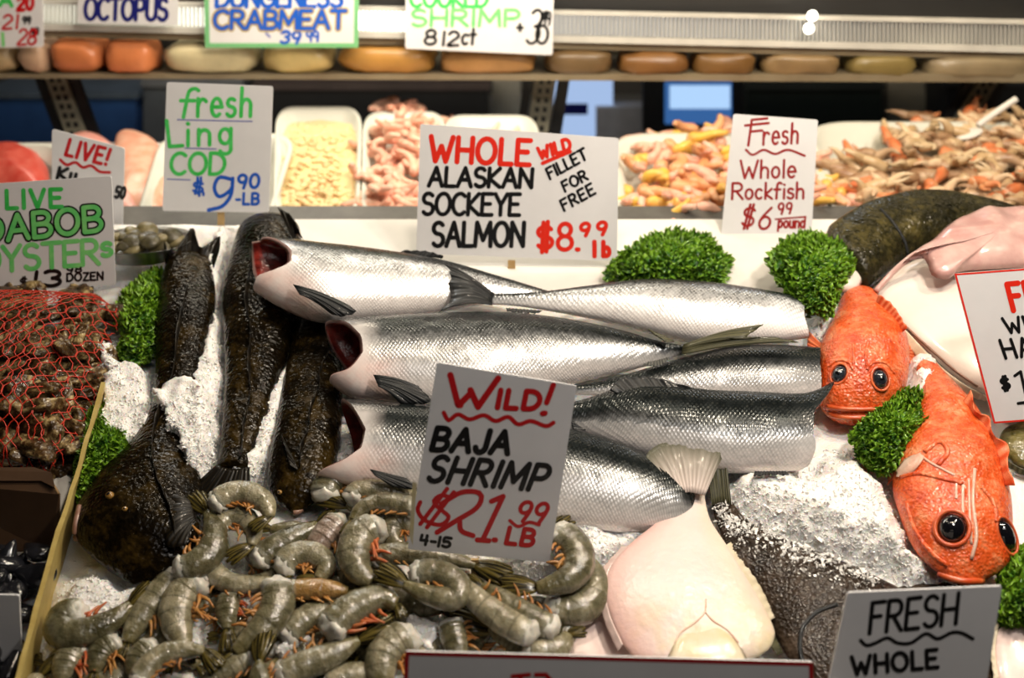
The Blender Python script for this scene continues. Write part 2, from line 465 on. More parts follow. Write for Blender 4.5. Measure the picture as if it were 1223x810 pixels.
def shrimp_mat(name, c0, c1, c2):
    g = G(name); pat = g.sep(g.uv('pat')); co = g.coord()
    n = g.noise(co, 45, 4, 0.6); f = g.noise(co, 420, 2, 0.5)
    rnd = g.new('ShaderNodeObjectInfo').outputs['Random']
    col = g.ramp(g.math('ADD', g.math('MULTIPLY', n, 0.75), g.math('MULTIPLY', rnd, 0.25)), [(0.30, c0), (0.5, c1), (0.72, c2)])
    col = g.mix(g.ramp(f, [(0.55, 0.0), (0.75, 0.35)]), col, (0.05, 0.05, 0.03))
    seg = g.math('FRACT', g.math('MULTIPLY', pat[0], 5.5))
    col = g.mix(g.ramp(seg, [(0.0, 0.0), (0.82, 0.0), (0.95, 0.42), (1.0, 0.15)]), col, (0.035, 0.034, 0.018))
    col = g.mix(g.ramp(pat[0], [(0.0, 0.75), (0.10, 0.0)]), col, (0.50, 0.50, 0.42))
    col = g.mix(g.ramp(pat[0], [(0.75, 0.0), (1.0, 0.45)]), col, (0.16, 0.13, 0.03))
    g.set(base=col, rough=g.ramp(f, [(0.3, 0.12), (0.7, 0.24)]), sss=0.3, coat=0.75, coatr=0.05, spec=0.6)
    g.bump(g.math('ADD', n, g.math('MULTIPLY', f, 0.07)), 0.6, 0.008)
    return g.m

M = {}
M['board'] = plain('white_card', (0.76, 0.76, 0.78), (0.71, 0.71, 0.73), 9, 0.42, 0.02)
M['board_edge'] = plain('card_stain', (0.50, 0.42, 0.20), (0.6, 0.55, 0.4), 20, 0.5)
M['stick'] = plain('stick_wood', (0.52, 0.36, 0.17), (0.42, 0.27, 0.11), 60, 0.6, 0.1)
M['red'] = plain('red_ink', (0.55, 0.008, 0.012), rough=0.4)
M['brightred'] = plain('bright_red_ink', (0.72, 0.022, 0.008), rough=0.4)
M['darkred'] = plain('dark_red_ink', (0.30, 0.010, 0.008), rough=0.4)
M['black'] = plain('black_ink', (0.006, 0.006, 0.007), rough=0.35)
M['green'] = plain('green_ink', (0.035, 0.52, 0.075), (0.08, 0.62, 0.14), 60, 0.45)
M['lightgreen'] = plain('light_green_ink', (0.12, 0.64, 0.16), (0.25, 0.72, 0.22), 40, 0.45)
M['blue'] = plain('blue_ink', (0.010, 0.10, 0.55), rough=0.4)
M['navy'] = plain('navy_ink', (0.008, 0.012, 0.16), rough=0.4)
M['gold'] = plain('gold_ink', (0.50, 0.36, 0.05), rough=0.4)
M['violet'] = plain('violet_ink', (0.22, 0.24, 0.52), rough=0.4)
M['greenborder'] = plain('green_border', (0.18, 0.50, 0.22), rough=0.45)
M['redborder'] = plain('red_border', (0.45, 0.01, 0.015), rough=0.4)

M['salA'] = salmon_mat('salmon_skin_bright', 0.30, 0.82, 1.2)
M['salB'] = salmon_mat('salmon_skin_pale', 0.22, 0.88, 1.4, 0.0)
M['salC'] = salmon_mat('salmon_skin_scaled', 0.38, 0.46, 1.0)
M['salD'] = salmon_mat('salmon_skin_grey', 0.54, 0.30, 0.7, 0.0)
M['salE'] = salmon_mat('salmon_skin_dark', 0.58, 0.40, 0.7, 0.0)
M['salF'] = salmon_mat('salmon_skin_blue', 0.44, 0.44, 0.9)
M['gut'] = flesh_mat('gut_flesh', (0.10, 0.008, 0.006), (0.32, 0.035, 0.025), (0.72, 0.50, 0.46))
M['collar'] = plain('collar_flesh', (0.78, 0.40, 0.26), (0.80, 0.58, 0.50), 60, 0.3, 0.2, coat=0.4)
M['finblack'] = fin_mat('black_fin', (0.006, 0.007, 0.008), (0.030, 0.033, 0.036))
M['fingrey'] = fin_mat('grey_fin', (0.03, 0.032, 0.032), (0.12, 0.12, 0.11), 9)
M['finolive'] = fin_mat('olive_fin', (0.035, 0.035, 0.018), (0.10, 0.095, 0.05), 8)
M['ling'] = fish_dark('lingcod_skin', (0.002, 0.0014, 0.0007), (0.006, 0.0038, 0.0013), (0.040, 0.024, 0.005), 15, 95, 0.17, 0.25, strength=0.7, coat=0.14, spec=0.12)
M['lingfin'] = fin_mat('lingcod_fin', (0.002, 0.0016, 0.001), (0.012, 0.008, 0.003), 12)
M['lingjaw'] = plain('jaw_skin', (0.17, 0.075, 0.045), (0.34, 0.20, 0.15), 40, 0.3, 0.2)
M['goldeye'] = plain('gold_skin', (0.22, 0.11, 0.02), (0.35, 0.20, 0.06), 60, 0.2)
M['rock'] = fish_dark('rockfish_skin', (0.50, 0.045, 0.006), (0.72, 0.105, 0.018), (0.78, 0.30, 0.14), 26, 130, 0.30, 0.18, strength=0.75)
M['rockpale'] = plain('rockfish_pale_skin', (0.66, 0.34, 0.24), (0.70, 0.52, 0.42), 40, 0.3, 0.3, coat=0.4)
M['rockfin'] = fin_mat('rockfish_fin', (0.55, 0.07, 0.015), (0.76, 0.26, 0.12), 8)
M['rocklip'] = plain('rockfish_lip', (0.56, 0.06, 0.012), (0.66, 0.14, 0.04), 50, 0.28, 0.25, coat=0.5)
M['eye'] = plain('eye_black', (0.004, 0.004, 0.006), rough=0.05, coat=1.0)
M['eyegrey'] = plain('eye_grey', (0.03, 0.038, 0.05), (0.012, 0.014, 0.02), 80, 0.1, coat=1.0)
M['floun'] = None
g = G('flounder_white_skin'); pat = g.sep(g.uv('pat')); co = g.coord()
n = g.noise(co, 9, 3); c = g.mix(g.ramp(n, [(0.4, 0.0), (0.65, 1.0)]), (0.76, 0.69, 0.66), (0.76, 0.61, 0.57))
c = g.mix(g.math('MULTIPLY', g.ramp(pat[0], [(0.05, 1.0), (0.42, 0.0)]), g.ramp(g.noise(co, 24, 3), [(0.40, 0.0), (0.62, 0.8)])), c, (0.72, 0.62, 0.30))
c = g.mix(g.math('MULTIPLY', g.ramp(pat[1], [(0.70, 0.0), (0.9, 1.0)]), 0.35), c, (0.72, 0.62, 0.40))
c = g.mix(g.ramp(pat[1], [(0.02, 0.8), (0.35, 0.0)]), c, (0.76, 0.46, 0.42))
g.set(base=c, rough=0.38, sss=0.15, coat=0.25, coatr=0.2); g.bump(g.noise(co, 70, 5), 0.35, 0.004); M['floun'] = g.m
M['flounpink'] = plain('flounder_pink_skin', (0.76, 0.56, 0.52), (0.80, 0.68, 0.64), 14, 0.3, 0.15, coat=0.4)
M['flountail'] = fin_mat('pale_tail_fin', (0.55, 0.46, 0.42), (0.78, 0.66, 0.61), 13, .35, (0.10, 0.10, 0.07))
M['floundark'] = fish_dark('flounder_dark_skin', (0.009, 0.006, 0.004), (0.026, 0.017, 0.011), (0.075, 0.052, 0.036), 20, 130, 0.20, 0.2, strength=0.6, coat=0.16, spec=0.14)
M['hal'] = fish_dark('halibut_dark_skin', (0.005, 0.005, 0.0025), (0.020, 0.018, 0.007), (0.10, 0.08, 0.022), 12, 90, 0.26, 0.3, coat=0.2, spec=0.15)
M['halwhite'] = plain('halibut_white_skin', (0.74, 0.64, 0.58), (0.78, 0.71, 0.66), 10, 0.32, 0.12, bscale=80, coat=0.4)
M['halflap'] = plain('halibut_flap_flesh', (0.48, 0.26, 0.24), (0.64, 0.43, 0.39), 16, 0.3, 0.3, bscale=40, bdist=0.004, coat=0.5)
M['halfringe'] = plain('halibut_fringe', (0.60, 0.52, 0.36), (0.72, 0.64, 0.50), 50, 0.4, 0.3)
M['shrimp'] = shrimp_mat('raw_shrimp_shell', (0.060, 0.054, 0.024), (0.165, 0.15, 0.088), (0.40, 0.36, 0.25))
M['shrimporange'] = shrimp_mat('tan_shrimp_shell', (0.22, 0.11, 0.028), (0.34, 0.19, 0.06), (0.42, 0.28, 0.12))
M['shrimppink'] = shrimp_mat('mauve_shrimp_shell', (0.14, 0.10, 0.075), (0.22, 0.16, 0.125), (0.30, 0.24, 0.19))
M['meat'] = plain('shrimp_meat', (0.55, 0.54, 0.47), (0.66, 0.63, 0.58), 60, 0.25, 0.3, sss=0.3, coat=0.4)
M['shrimptail'] = fin_mat('shrimp_tail_blade', (0.010, 0.009, 0.005), (0.13, 0.10, 0.022), 2, 0.2)
M['legs'] = plain('shrimp_leg', (0.30, 0.10, 0.015), (0.46, 0.24, 0.07), 60, 0.3)
M['legsred'] = plain('shrimp_leg_red', (0.42, 0.07, 0.02), (0.46, 0.17, 0.06), 60, 0.3)
g = G('crushed_ice'); co = g.coord()
g.set(base=(0.92, 0.91, 0.89), rough=0.22, sss=0.4, spec=0.6); g.bump(g.noise(co, 260, 3, 0.6), 0.6, 0.003); M['ice'] = g.m
g = G('ice_chip'); co = g.coord()
g.set(base=(0.93, 0.92, 0.90), rough=0.10, spec=0.7); M['chip'] = g.m
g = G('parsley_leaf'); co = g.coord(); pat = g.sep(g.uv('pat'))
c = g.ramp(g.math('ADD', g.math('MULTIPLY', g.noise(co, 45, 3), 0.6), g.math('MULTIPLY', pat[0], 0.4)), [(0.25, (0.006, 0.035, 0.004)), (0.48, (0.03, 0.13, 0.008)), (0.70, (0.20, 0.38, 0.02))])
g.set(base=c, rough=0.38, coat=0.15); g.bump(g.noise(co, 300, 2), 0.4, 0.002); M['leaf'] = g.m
M['stem'] = plain('parsley_stem', (0.12, 0.24, 0.04), (0.2, 0.32, 0.08), 60, 0.4)
M['plank'] = plain('divider_board', (0.50, 0.39, 0.13), (0.40, 0.29, 0.08), 26, 0.55, 0.2)
M['foam'] = plain('white_foam', (0.72, 0.70, 0.66), (0.66, 0.64, 0.60), 8, 0.5, 0.05)
M['tray'] = plain('tray_plastic', (0.66, 0.67, 0.60), (0.60, 0.61, 0.55), 6, 0.35)
M['steel'] = plain('brushed_steel', (0.42, 0.42, 0.40), (0.36, 0.36, 0.34), 20, 0.35, metal=0.8)
M['darksteel'] = plain('dark_steel', (0.03, 0.03, 0.032), rough=0.4, metal=0.4)
M['oyster'] = fish_dark('oyster_shell', (0.007, 0.004, 0.0015), (0.07, 0.036, 0.012), (0.46, 0.34, 0.15), 38, 90, 0.28, 0.2, strength=0.9, coat=0.35)
M['net'] = plain('red_net', (0.50, 0.028, 0.012), rough=0.35)
M['carton'] = plain('brown_carton', (0.045, 0.022, 0.010), (0.06, 0.03, 0.013), 12, 0.5, 0.1)
M['cartonedge'] = plain('carton_edge', (0.22, 0.13, 0.05), rough=0.7)
M['mussel'] = plain('mussel_shell', (0.006, 0.007, 0.010), (0.018, 0.018, 0.022), 30, 0.18, 0.3, coat=0.6)

# ------------------------------------------------------------------ the room and the case
def struct(name, vf, m, **kw):
    return tag(mk(name, vf, m, smooth=False, **kw), kind='structure')
M['floor'] = plain('concrete_floor', (0.10, 0.09, 0.08), (0.06, 0.055, 0.05), 3, 0.5, 0.1)
M['wall'] = plain('stall_wall', (0.055, 0.05, 0.042), (0.035, 0.032, 0.028), 2, 0.6)
M['ceil'] = plain('stall_ceiling', (0.05, 0.045, 0.04), rough=0.7)
struct('floor', abox(-4, 4, -2.5, 6.1, -0.1, 0.0), M['floor'])
struct('wall_back', abox(-4, 4, 6.0, 6.1, 0.0, 3.6), M['wall'])
struct('wall_left', abox(-4.1, -4.0, -2.5, 6.1, 0.0, 3.6), M['wall'])
struct('wall_right', abox(4.0, 4.1, -2.5, 6.1, 0.0, 3.6), M['wall'])
struct('ceiling', abox(-4.1, 4.1, -2.5, 6.1, 3.6, 3.7), M['ceil'])

dc = thing('display_counter', 'long steel fish counter under the ice and trays', 'counter', (0, 1.5, 0))
M['counter'] = plain('counter_steel', (0.20, 0.20, 0.19), (0.15, 0.15, 0.145), 8, 0.45, metal=0.3)
M['pan'] = plain('bed_pan', (0.10, 0.095, 0.085), (0.06, 0.055, 0.05), 12, 0.5)
def slab(plane, u0, u1, v0, v1, h0, h1):
    return box8([plane.at(u0, v0, h0), plane.at(u1, v0, h0), plane.at(u1, v1, h0), plane.at(u0, v1, h0),
                 plane.at(u0, v0, h1), plane.at(u1, v0, h1), plane.at(u1, v1, h1), plane.at(u0, v1, h1)])
mk('ice_pan', slab(BED, -1.35, 1.35, -0.80, 0.50, -0.06, -0.012), M['pan'], dc, smooth=False)
mk('base', abox(-1.35, 1.35, 0.86, 3.2, 0.0, 0.54), M['counter'], dc, smooth=False)
mk('tray_shelf', slab(SHELF, -1.9, 1.9, -0.02, 0.44, -0.05, -0.012), M['foam'], dc, smooth=False)
mk('back_panel', abox(-1.35, 1.35, 2.02, 2.05, 0.54, 0.90), M['foam'], dc, smooth=False)

# white foam board lying at the head of the bed
fb = []
for h in (-0.008, 0.004):
    for px, py in ((352, 352), (1050, 366), (1052, 262), (352, 262)):
        fb.append(BED(px, py, h))
tag(mk('foam_board', box8(fb), M['foam'], smooth=False), 'plain white foam board lying behind the row of salmon', 'board')

# divider board on edge at the left of the bed
top = [(123, 456), (94, 560), (62, 660), (22, 805), (8, 850)]
bot = [(124, 478), (110, 540), (84, 640), (62, 720), (30, 850)]
rows = []
T = cr([BED(x, y, 0.085) for x, y in top], 24); B = cr([BED(x, y, -0.01) for x, y in bot], 24)
v, f = [], []
for i in range(24):
    t, b = Vector(T[i]), Vector(B[i]); w = 0.0035 + 0.0008 * noise.noise(t * 30)
    t = t + BED.N * 0.004 * noise.noise(t * 25)
    v += [b + Vector((-w, 0, 0)), b + Vector((w, 0, 0)), t + Vector((w, 0, 0)), t + Vector((-w, 0, 0))]
for i in range(23):
    for k in range(4):
        f.append((i * 4 + k, i * 4 + (k + 1) % 4, (i + 1) * 4 + (k + 1) % 4, (i + 1) * 4 + k))
f += [(0, 1, 2, 3), (95, 94, 93, 92)]
tag(mk('divider_board', dict(v=v, f=f), M['plank'], smooth=False), 'stained yellowish board standing on edge left of the shrimp and ice', 'divider')

# ------------------------------------------------------------------ hand lettering
def arc(cx, cy, rx, ry, a0, a1, n=9):
    return [(cx + rx * math.cos(R(a0 + (a1 - a0) * i / (n - 1))), cy + ry * math.sin(R(a0 + (a1 - a0) * i / (n - 1)))) for i in range(n)]
GL = {
 'A': (.75, [[(0, 0), (.38, 1), (.75, 0)], [(.16, .36), (.60, .36)]]),
 'B': (.66, [[(0.02, 0), (.02, 1)], [(.02, 1)] + arc(.30, .76, .28, .24, 90, -90, 7) + [(.02, .52)], [(.02, .52)] + arc(.34, .26, .30, .26, 90, -90, 7) + [(.02, 0)]]),
 'C': (.70, [arc(.40, .5, .40, .5, 50, 310, 13)]),
 'D': (.72, [[(.02, 0), (.02, 1)], [(.02, 1), (.2, 1)] + arc(.25, .5, .46, .5, 80, -80, 9) + [(.2, 0), (.02, 0)]]),
 'E': (.58, [[(.56, 1), (.02, 1), (.02, 0), (.58, 0)], [(.02, .52), (.46, .52)]]),
 'F': (.56, [[(.56, 1), (.02, 1), (.02, 0)], [(.02, .54), (.44, .54)]]),
 'G': (.74, [arc(.40, .5, .40, .5, 50, 320, 13) + [(.74, .45), (.45, .45)]]),
 'H': (.68, [[(.02, 0), (.02, 1)], [(.66, 0), (.66, 1)], [(.02, .5), (.66, .5)]]),
 'I': (.10, [[(.05, 0), (.05, 1)]]),
 'J': (.52, [[(.48, 1), (.48, .28)] + arc(.26, .25, .22, .25, 0, -170, 7)]),
 'K': (.64, [[(.02, 0), (.02, 1)], [(.60, 1), (.04, .45), (.64, 0)]]),
 'L': (.52, [[(.02, 1), (.02, 0), (.52, 0)]]),
 'M': (.86, [[(.0, 0), (.06, 1), (.43, .25), (.80, 1), (.86, 0)]]),
 'N': (.70, [[(.02, 0), (.02, 1), (.68, 0), (.68, 1)]]),
 'O': (.80, [arc(.40, .5, .39, .5, 95, 460, 19)]),
 'P': (.62, [[(.02, 0), (.02, 1)], [(.02, 1)] + arc(.32, .73, .28, .27, 90, -90, 8) + [(.02, .46)]]),
 'R': (.66, [[(.02, 0), (.02, 1)], [(.02, 1)] + arc(.32, .75, .27, .25, 90, -90, 8) + [(.02, .5)], [(.25, .5), (.66, 0)]]),
 'S': (.62, [arc(.32, .76, .27, .24, 35, 250, 9) + arc(.32, .26, .29, .26, 80, -145, 9)]),
 'T': (.70, [[(0, 1), (.70, 1)], [(.35, 1), (.35, 0)]]),
 'U': (.68, [[(.02, 1), (.02, .35)] + arc(.34, .33, .32, .33, 190, 350, 8) + [(.66, .35), (.66, 1)]]),
 'V': (.68, [[(0, 1), (.34, 0), (.68, 1)]]),
 'W': (.98, [[(0, 1), (.26, 0), (.49, .62), (.72, 0), (.98, 1)]]),
 'Y': (.68, [[(0, 1), (.34, .48), (.68, 1)], [(.34, .48), (.34, 0)]]),
 'Z': (.62, [[(.02, 1), (.60, 1), (.02, 0), (.62, 0)]]),
 '1': (.12, [[(.06, 0), (.06, 1)]]),
 '2': (.60, [arc(.30, .72, .28, .28, 160, -30, 9) + [(.0, 0), (.60, 0)]]),
 '3': (.58, [arc(.26, .75, .28, .25, 140, -80, 8) + arc(.26, .26, .31, .26, 80, -140, 9)]),
 '4': (.60, [[(.05, 1), (.03, .45), (.52, .45)], [(.44, 1), (.44, 0)]]),
 '5': (.58, [[(.56, 1), (.10, 1), (.06, .56)] + arc(.26, .30, .30, .30, 100, -140, 9)]),
 '6': (.58, [[(.46, 1), (.14, .6)] + arc(.29, .28, .28, .28, 160, 520, 14)]),
 '8': (.58, [arc(.29, .76, .24, .24, -60, 250, 11) + arc(.29, .26, .29, .26, 100, -240, 13)]),
 '9': (.58, [arc(.29, .70, .27, .28, 20, 380, 14) + [(.54, .5), (.40, 0)]]),
 '0': (.62, [arc(.31, .5, .30, .5, 95, 460, 17)]),
 '$': (.66, [arc(.33, .70, .28, .20, 30, 250, 9) + arc(.33, .29, .30, .22, 80, -150, 9), [(.26, 1.06), (.22, -.08)], [(.44, 1.08), (.40, -.06)]]),
 '!': (.12, [[(.08, 1), (.05, .34)], [(.04, .04), (.06, .02)]]),
 '.': (.10, [[(.04, .02), (.06, .0)]]),
 '-': (.36, [[(.02, .42), (.34, .42)]]),
 'r': (.40, [[(.03, .62), (.04, 0)], [(.04, .36)] + arc(.24, .38, .18, .22, 150, 40, 5)]),
 'e': (.46, [[(.04, .33), (.44, .33)] + arc(.24, .32, .21, .31, 5, 310, 12)]),
 's': (.40, [arc(.21, .48, .16, .14, 40, 250, 8) + arc(.20, .17, .18, .17, 80, -150, 8)]),
 'h': (.48, [[(.04, 1), (.04, 0)], [(.04, .36)] + arc(.25, .38, .19, .22, 150, 0, 6) + [(.44, 0)]]),
 'i': (.10, [[(.05, .60), (.05, 0)], [(.04, .88), (.06, .86)]]),
 'n': (.48, [[(.04, .62), (.04, 0)], [(.04, .36)] + arc(.25, .38, .19, .22, 150, 0, 6) + [(.44, 0)]]),
 'g': (.48, [arc(.23, .32, .20, .29, 40, 400, 12), [(.44, .62), (.44, -.18)] + arc(.24, -.20, .20, .18, 0, -160, 6)]),
 'o': (.48, [arc(.24, .31, .21, .30, 95, 460, 14)]),
 'l': (.12, [[(.06, 1), (.06, 0)]]),
 'c': (.44, [arc(.24, .31, .21, .30, 50, 310, 10)]),
 'k': (.44, [[(.04, 1), (.04, 0)], [(.40, .62), (.05, .28), (.44, 0)]]),
 'f': (.40, [arc(.30, .82, .14, .18, 40, 180, 6) + [(.15, .6), (.13, 0)], [(0, .58), (.34, .58)]]),
 'p': (.48, [[(.04, .62), (.04, -.30)], arc(.24, .32, .20, .29, 150, -190, 12)]),
 'u': (.46, [[(.04, .62), (.04, .2)] + arc(.22, .20, .18, .20, 190, 350, 6) + [(.40, .62), (.42, 0)]]),
 'd': (.48, [arc(.22, .31, .20, .30, 30, 390, 12), [(.44, 1), (.44, 0)]]),
 'b': (.46, [[(.04, 1), (.04, 0)], arc(.24, .31, .20, .30, 160, -190, 12)]),
 't': (.36, [[(.18, .95), (.18, 0)], [(.0, .62), (.36, .62)]]),
}
SMOOTH = set('BCDGJOPRSU235689$0rehsnogcpudbf')
def word(txt, x0, y0, x1, y1, h, slant=0.0, gap=0.22, jit=0.02):
    """strokes (lists of photo-pixel points) for a hand-lettered word between two baseline points"""
    ws = [GL[c][0] for c in txt]; tot = sum(ws) + gap * (len(txt) - 1)
    dx, dy = x1 - x0, y1 - y0; L = math.hypot(dx, dy); ux, uy = dx / L, dy / L; sx = L / tot; out = []; cur = 0
    for c, w in zip(txt, ws):
        for st in GL[c][1]:
            pts = []
            for (a, b) in st:
                X = (cur + a) * sx + slant * b * h; Y = b * h
                pts.append((x0 + ux * X + uy * Y, y0 + uy * X - ux * Y))
            if c in SMOOTH and len(pts) > 3: pts = [tuple(q) for q in crp(pts, len(pts) * 3)]
            out.append(pts)
        cur += w + gap
    return out
def ribbon(P, w, z0=0.0):
    """flat marker stroke with round ends in pixel space -> list of (x, y, lift) and faces; split at sharp corners"""
    pts = [P[0]]
    for q in P[1:]:
        if math.hypot(q[0] - pts[-1][0], q[1] - pts[-1][1]) > 0.05: pts.append(q)
    if len(pts) == 1: pts.append((pts[0][0] + 0.4, pts[0][1]))
    runs = [[pts[0]]]
    for i in range(1, len(pts)):
        runs[-1].append(pts[i])
        if i < len(pts) - 1:
            a, b, c = pts[i - 1], pts[i], pts[i + 1]
            d = math.atan2(c[1] - b[1], c[0] - b[0]) - math.atan2(b[1] - a[1], b[0] - a[0])
            if abs((d + math.pi) % (2 * math.pi) - math.pi) > .6: runs.append([b])
    v, f = [], []; h = w / 2
    for k, run in enumerate(runs):
        n = len(run); b = len(v); z = z0 + k * 3e-5
        for i, (x, y) in enumerate(run):
            p, q = run[max(i - 1, 0)], run[min(i + 1, n - 1)]; L = math.hypot(q[0] - p[0], q[1] - p[1]) or 1
            nx, ny = -(q[1] - p[1]) / L * h, (q[0] - p[0]) / L * h; zz = z + 2.5e-5 * i / n
            v += [(x + nx, y + ny, zz), (x - nx, y - ny, zz)]
        for i in range(n - 1): f.append((b + 2 * i, b + 2 * i + 1, b + 2 * i + 3, b + 2 * i + 2))
        for end, (c, o) in enumerate(((run[0], run[1]), (run[-1], run[-2]))):
            an = math.atan2(c[1] - o[1], c[0] - o[0]); e = len(v); zz = z + 2.5e-5 * end * (n - 1) / n
            v += [(c[0] + h * math.cos(an + math.pi * (t / 8 - .5)), c[1] + h * math.sin(an + math.pi * (t / 8 - .5)), zz) for t in range(9)]
            f.append(tuple(range(e, e + 9)))
    return v, f

def sign(name, label, corners, d, lean, inks, border=None, stick=None, stain=None, board='board', holes=None):
    """corners: photo pixels TL TR BR BL; d: distance of the board's bottom edge; lean: degrees the top tips away.
    inks: list of (material key, width px, [strokes], level)"""
    bx, by = (corners[2][0] + corners[3][0]) / 2, (corners[2][1] + corners[3][1]) / 2
    o = wp(bx, by, d); n = Vector((0, -math.cos(R(lean)), math.sin(R(lean))))
    def on(x, y, off=0.0):
        r = ray(x, y); return CAM + r * ((o + n * off - CAM).dot(n) / r.dot(n))
    root = thing(name, label, 'sign', o)
    # board with slightly rounded corners and real thickness
    c = corners; pts = []
    for i in range(4):
        p, q, s = c[i - 1], c[i], c[(i + 1) % 4]
        def tow(a, b, r): L = math.hypot(b[0] - a[0], b[1] - a[1]); return (a[0] + (b[0] - a[0]) * r / L, a[1] + (b[1] - a[1]) * r / L)
        a, b = tow(q, p, 3.0), tow(q, s, 3.0)
        pts += [a, ((a[0] + b[0]) / 4 + q[0] / 2, (a[1] + b[1]) / 4 + q[1] / 2), b]
    k = len(pts)
    v = [on(x, y, 0) for x, y in pts] + [on(x, y, 0) - n * 0.0025 for x, y in pts]
    f = [tuple(range(k)), tuple(range(2 * k - 1, k - 1, -1))] + [(i, i + k, (i + 1) % k + k, (i + 1) % k) for i in range(k)]
    mk('board', dict(v=v, f=f), M[board], root, smooth=False)
    def flat(nm, mat, polys, lev, lab=None):
        vv, ff = [], []
        for pv, pf in polys:
            b = len(vv); vv += [on(q[0], q[1], 0.0002 + 0.0001 * lev + (q[2] if len(q) > 2 else 0)) for q in pv]; ff += [tuple(b + i for i in q) for q in pf]
        mk(nm, dict(v=vv, f=ff), M[mat], root, smooth=False, label=lab)
    if border:
        mat, w = border; cx = sum(p[0] for p in c) / 4; cy = sum(p[1] for p in c) / 4
        polys = []
        for i in range(4):
            a, b = c[i], c[(i + 1) % 4]
            def inn(q, o1, o2):
                L1 = math.hypot(o1[0] - q[0], o1[1] - q[1]); L2 = math.hypot(o2[0] - q[0], o2[1] - q[1])
                return (q[0] + (o1[0] - q[0]) / L1 * w + (o2[0] - q[0]) / L2 * w, q[1] + (o1[1] - q[1]) / L1 * w + (o2[1] - q[1]) / L2 * w)
            ai = inn(a, c[i - 1], b); bi = inn(b, a, c[(i + 2) % 4])
            polys.append(([a, b, bi, ai], [(0, 1, 2, 3)]))
        flat('border', mat, polys, 0)
    if stain:
        flat('stain', 'board_edge', [(s, [tuple(range(len(s)))]) for s in stain], 0)
    lev = 1; last = None
    for idx, ink in enumerate(inks):
        mat, w, strokes = ink[:3]
        lev = (lev + 4) if strokes is last else 1 + idx % 3
        last = strokes
        flat('lettering', mat, [ribbon(s, w, (i % 6) * 3e-5) for i, s in enumerate(strokes)], lev, mat.replace('brightred', 'bright red').replace('darkred', 'dark red').replace('lightgreen', 'light green') + ' lettering')
    if stick:
        sx, sy, ex, ey, sw = stick
        a = on(sx, sy, -0.006); b = on(ex, ey, -0.006); b = a + (b - a); hw = sw / ppm(a) / 2
        t = 0.0022
        q = []
        for p in (b, a):
            q += [p + Vector((-hw, -t, 0)), p + Vector((hw, -t, 0)), p + Vector((hw, t, 0)), p + Vector((-hw, t, 0))]
        mk('stick', box8(q), M['stick'], root, smooth=False)
    return root
def wave(pts): return [[tuple(q) for q in cr(pts, len(pts) * 5)]]

sign('price_sign', 'white sign lettered WILD! BAJA SHRIMP in red and black, standing in the grey shrimp', [(522, 433), (689, 461), (656, 672), (487, 656)], 1.135, 6, [
    ('red', 7.5, [[(538, 448), (547, 483), (550, 484)], [(548, 484), (562, 470)], [(562, 466), (571, 486)], [(571, 486), (595, 452)]]),
    ('red', 6.5, word('ILD', 593, 487, 643, 489, 21, .15, .30)),
    ('red', 6.5, [[(661, 460), (653, 481)], [(648, 494), (651, 493.5)]]),
    ('red', 5.0, wave([(530, 493), (536, 502), (547, 495), (561, 501), (578, 496), (592, 503), (607, 498), (619, 507), (634, 503), (652, 509), (661, 505)])),
    ('black', 7.0, word('BAJA', 515, 537, 606, 542, 26, .22, .22)),
    ('black', 6.4, word('SHRIMP', 509, 574, 648, 586, 30, .30, .26)),
    ('red', 5.0, [[tuple(q) for q in cr([(538, 594), (526, 592), (518, 600), (528, 610), (536, 618), (526, 627), (508, 622), (499, 610), (502, 600)], 30)], [(534, 584), (502, 626)], [(542, 588), (510, 630)]]), 
    ('red', 6.0, [[tuple(q) for q in cr([(527, 602), (552, 588), (574, 590), (570, 606), (545, 622), (522, 636)], 24)], [tuple(q) for q in cr([(549, 622), (551, 634), (565, 640)], 10)]]),
    ('red', 6.0, [[(601, 593), (587, 599)], [(601, 593), (577, 644)], [(570, 645), (584, 646)], [(590, 645), (592, 645)]]),
    ('red', 4.8, word('99', 615, 622, 648, 625, 24, .30, .25)),
    ('red', 4.0, wave([(609, 622), (619, 629), (632, 624), (644, 627)])),
    ('red', 5.5, word('LB', 604, 649, 636, 652, 19, .15, .3)),
    ('black', 3.8, word('4-15', 501, 650, 537, 654, 11, .1, .2)),
], stain=[[(489, 640), (493, 575), (498, 578), (496, 600), (493, 652)]], stick=(567, 668, 567, 728, 9))

sign('price_sign', 'wide white sign lettered WHOLE ALASKAN SOCKEYE SALMON, on a stick behind the salmon', [(502, 148), (739, 165), (737, 312), (497, 303)], 1.83, 10, [
    ('brightred', 6.2, word('WHOLE', 513, 192, 632, 197, 29, .03, .22)),
    ('brightred', 4.4, word('WILD', 645, 190, 682, 178, 13, .1, .3) + [[(648, 195), (681, 181)]]),
    ('black', 4.9, word('ALASKAN', 512, 222, 635, 224, 22, .05, .18)),
    ('black', 4.9, word('SOCKEYE', 504, 256, 620, 257, 25, .05, .16)),
    ('black', 5.3, word('SALMON', 516, 294, 625, 294, 28, .05, .18)),
    ('black', 3.2, word('FILLET', 657, 214, 702, 189, 13, .1, .25)),
    ('black', 3.2, word('FOR', 675, 229, 702, 214, 12, .1, .25)),
    ('black', 3.2, word('FREE', 674, 252, 711, 231, 13, .1, .3)),
    ('brightred', 5.2, word('$8', 641, 299, 683, 298, 31, .04, .2) + [[(689, 298), (691, 298)]]),
    ('brightred', 4.6, word('99', 692, 282, 723, 280, 15, .2, .5)),
    ('brightred', 5.5, word('lb', 709, 306, 728, 306, 17, .0, .5)),
], stick=(611, 311, 611, 352, 9))

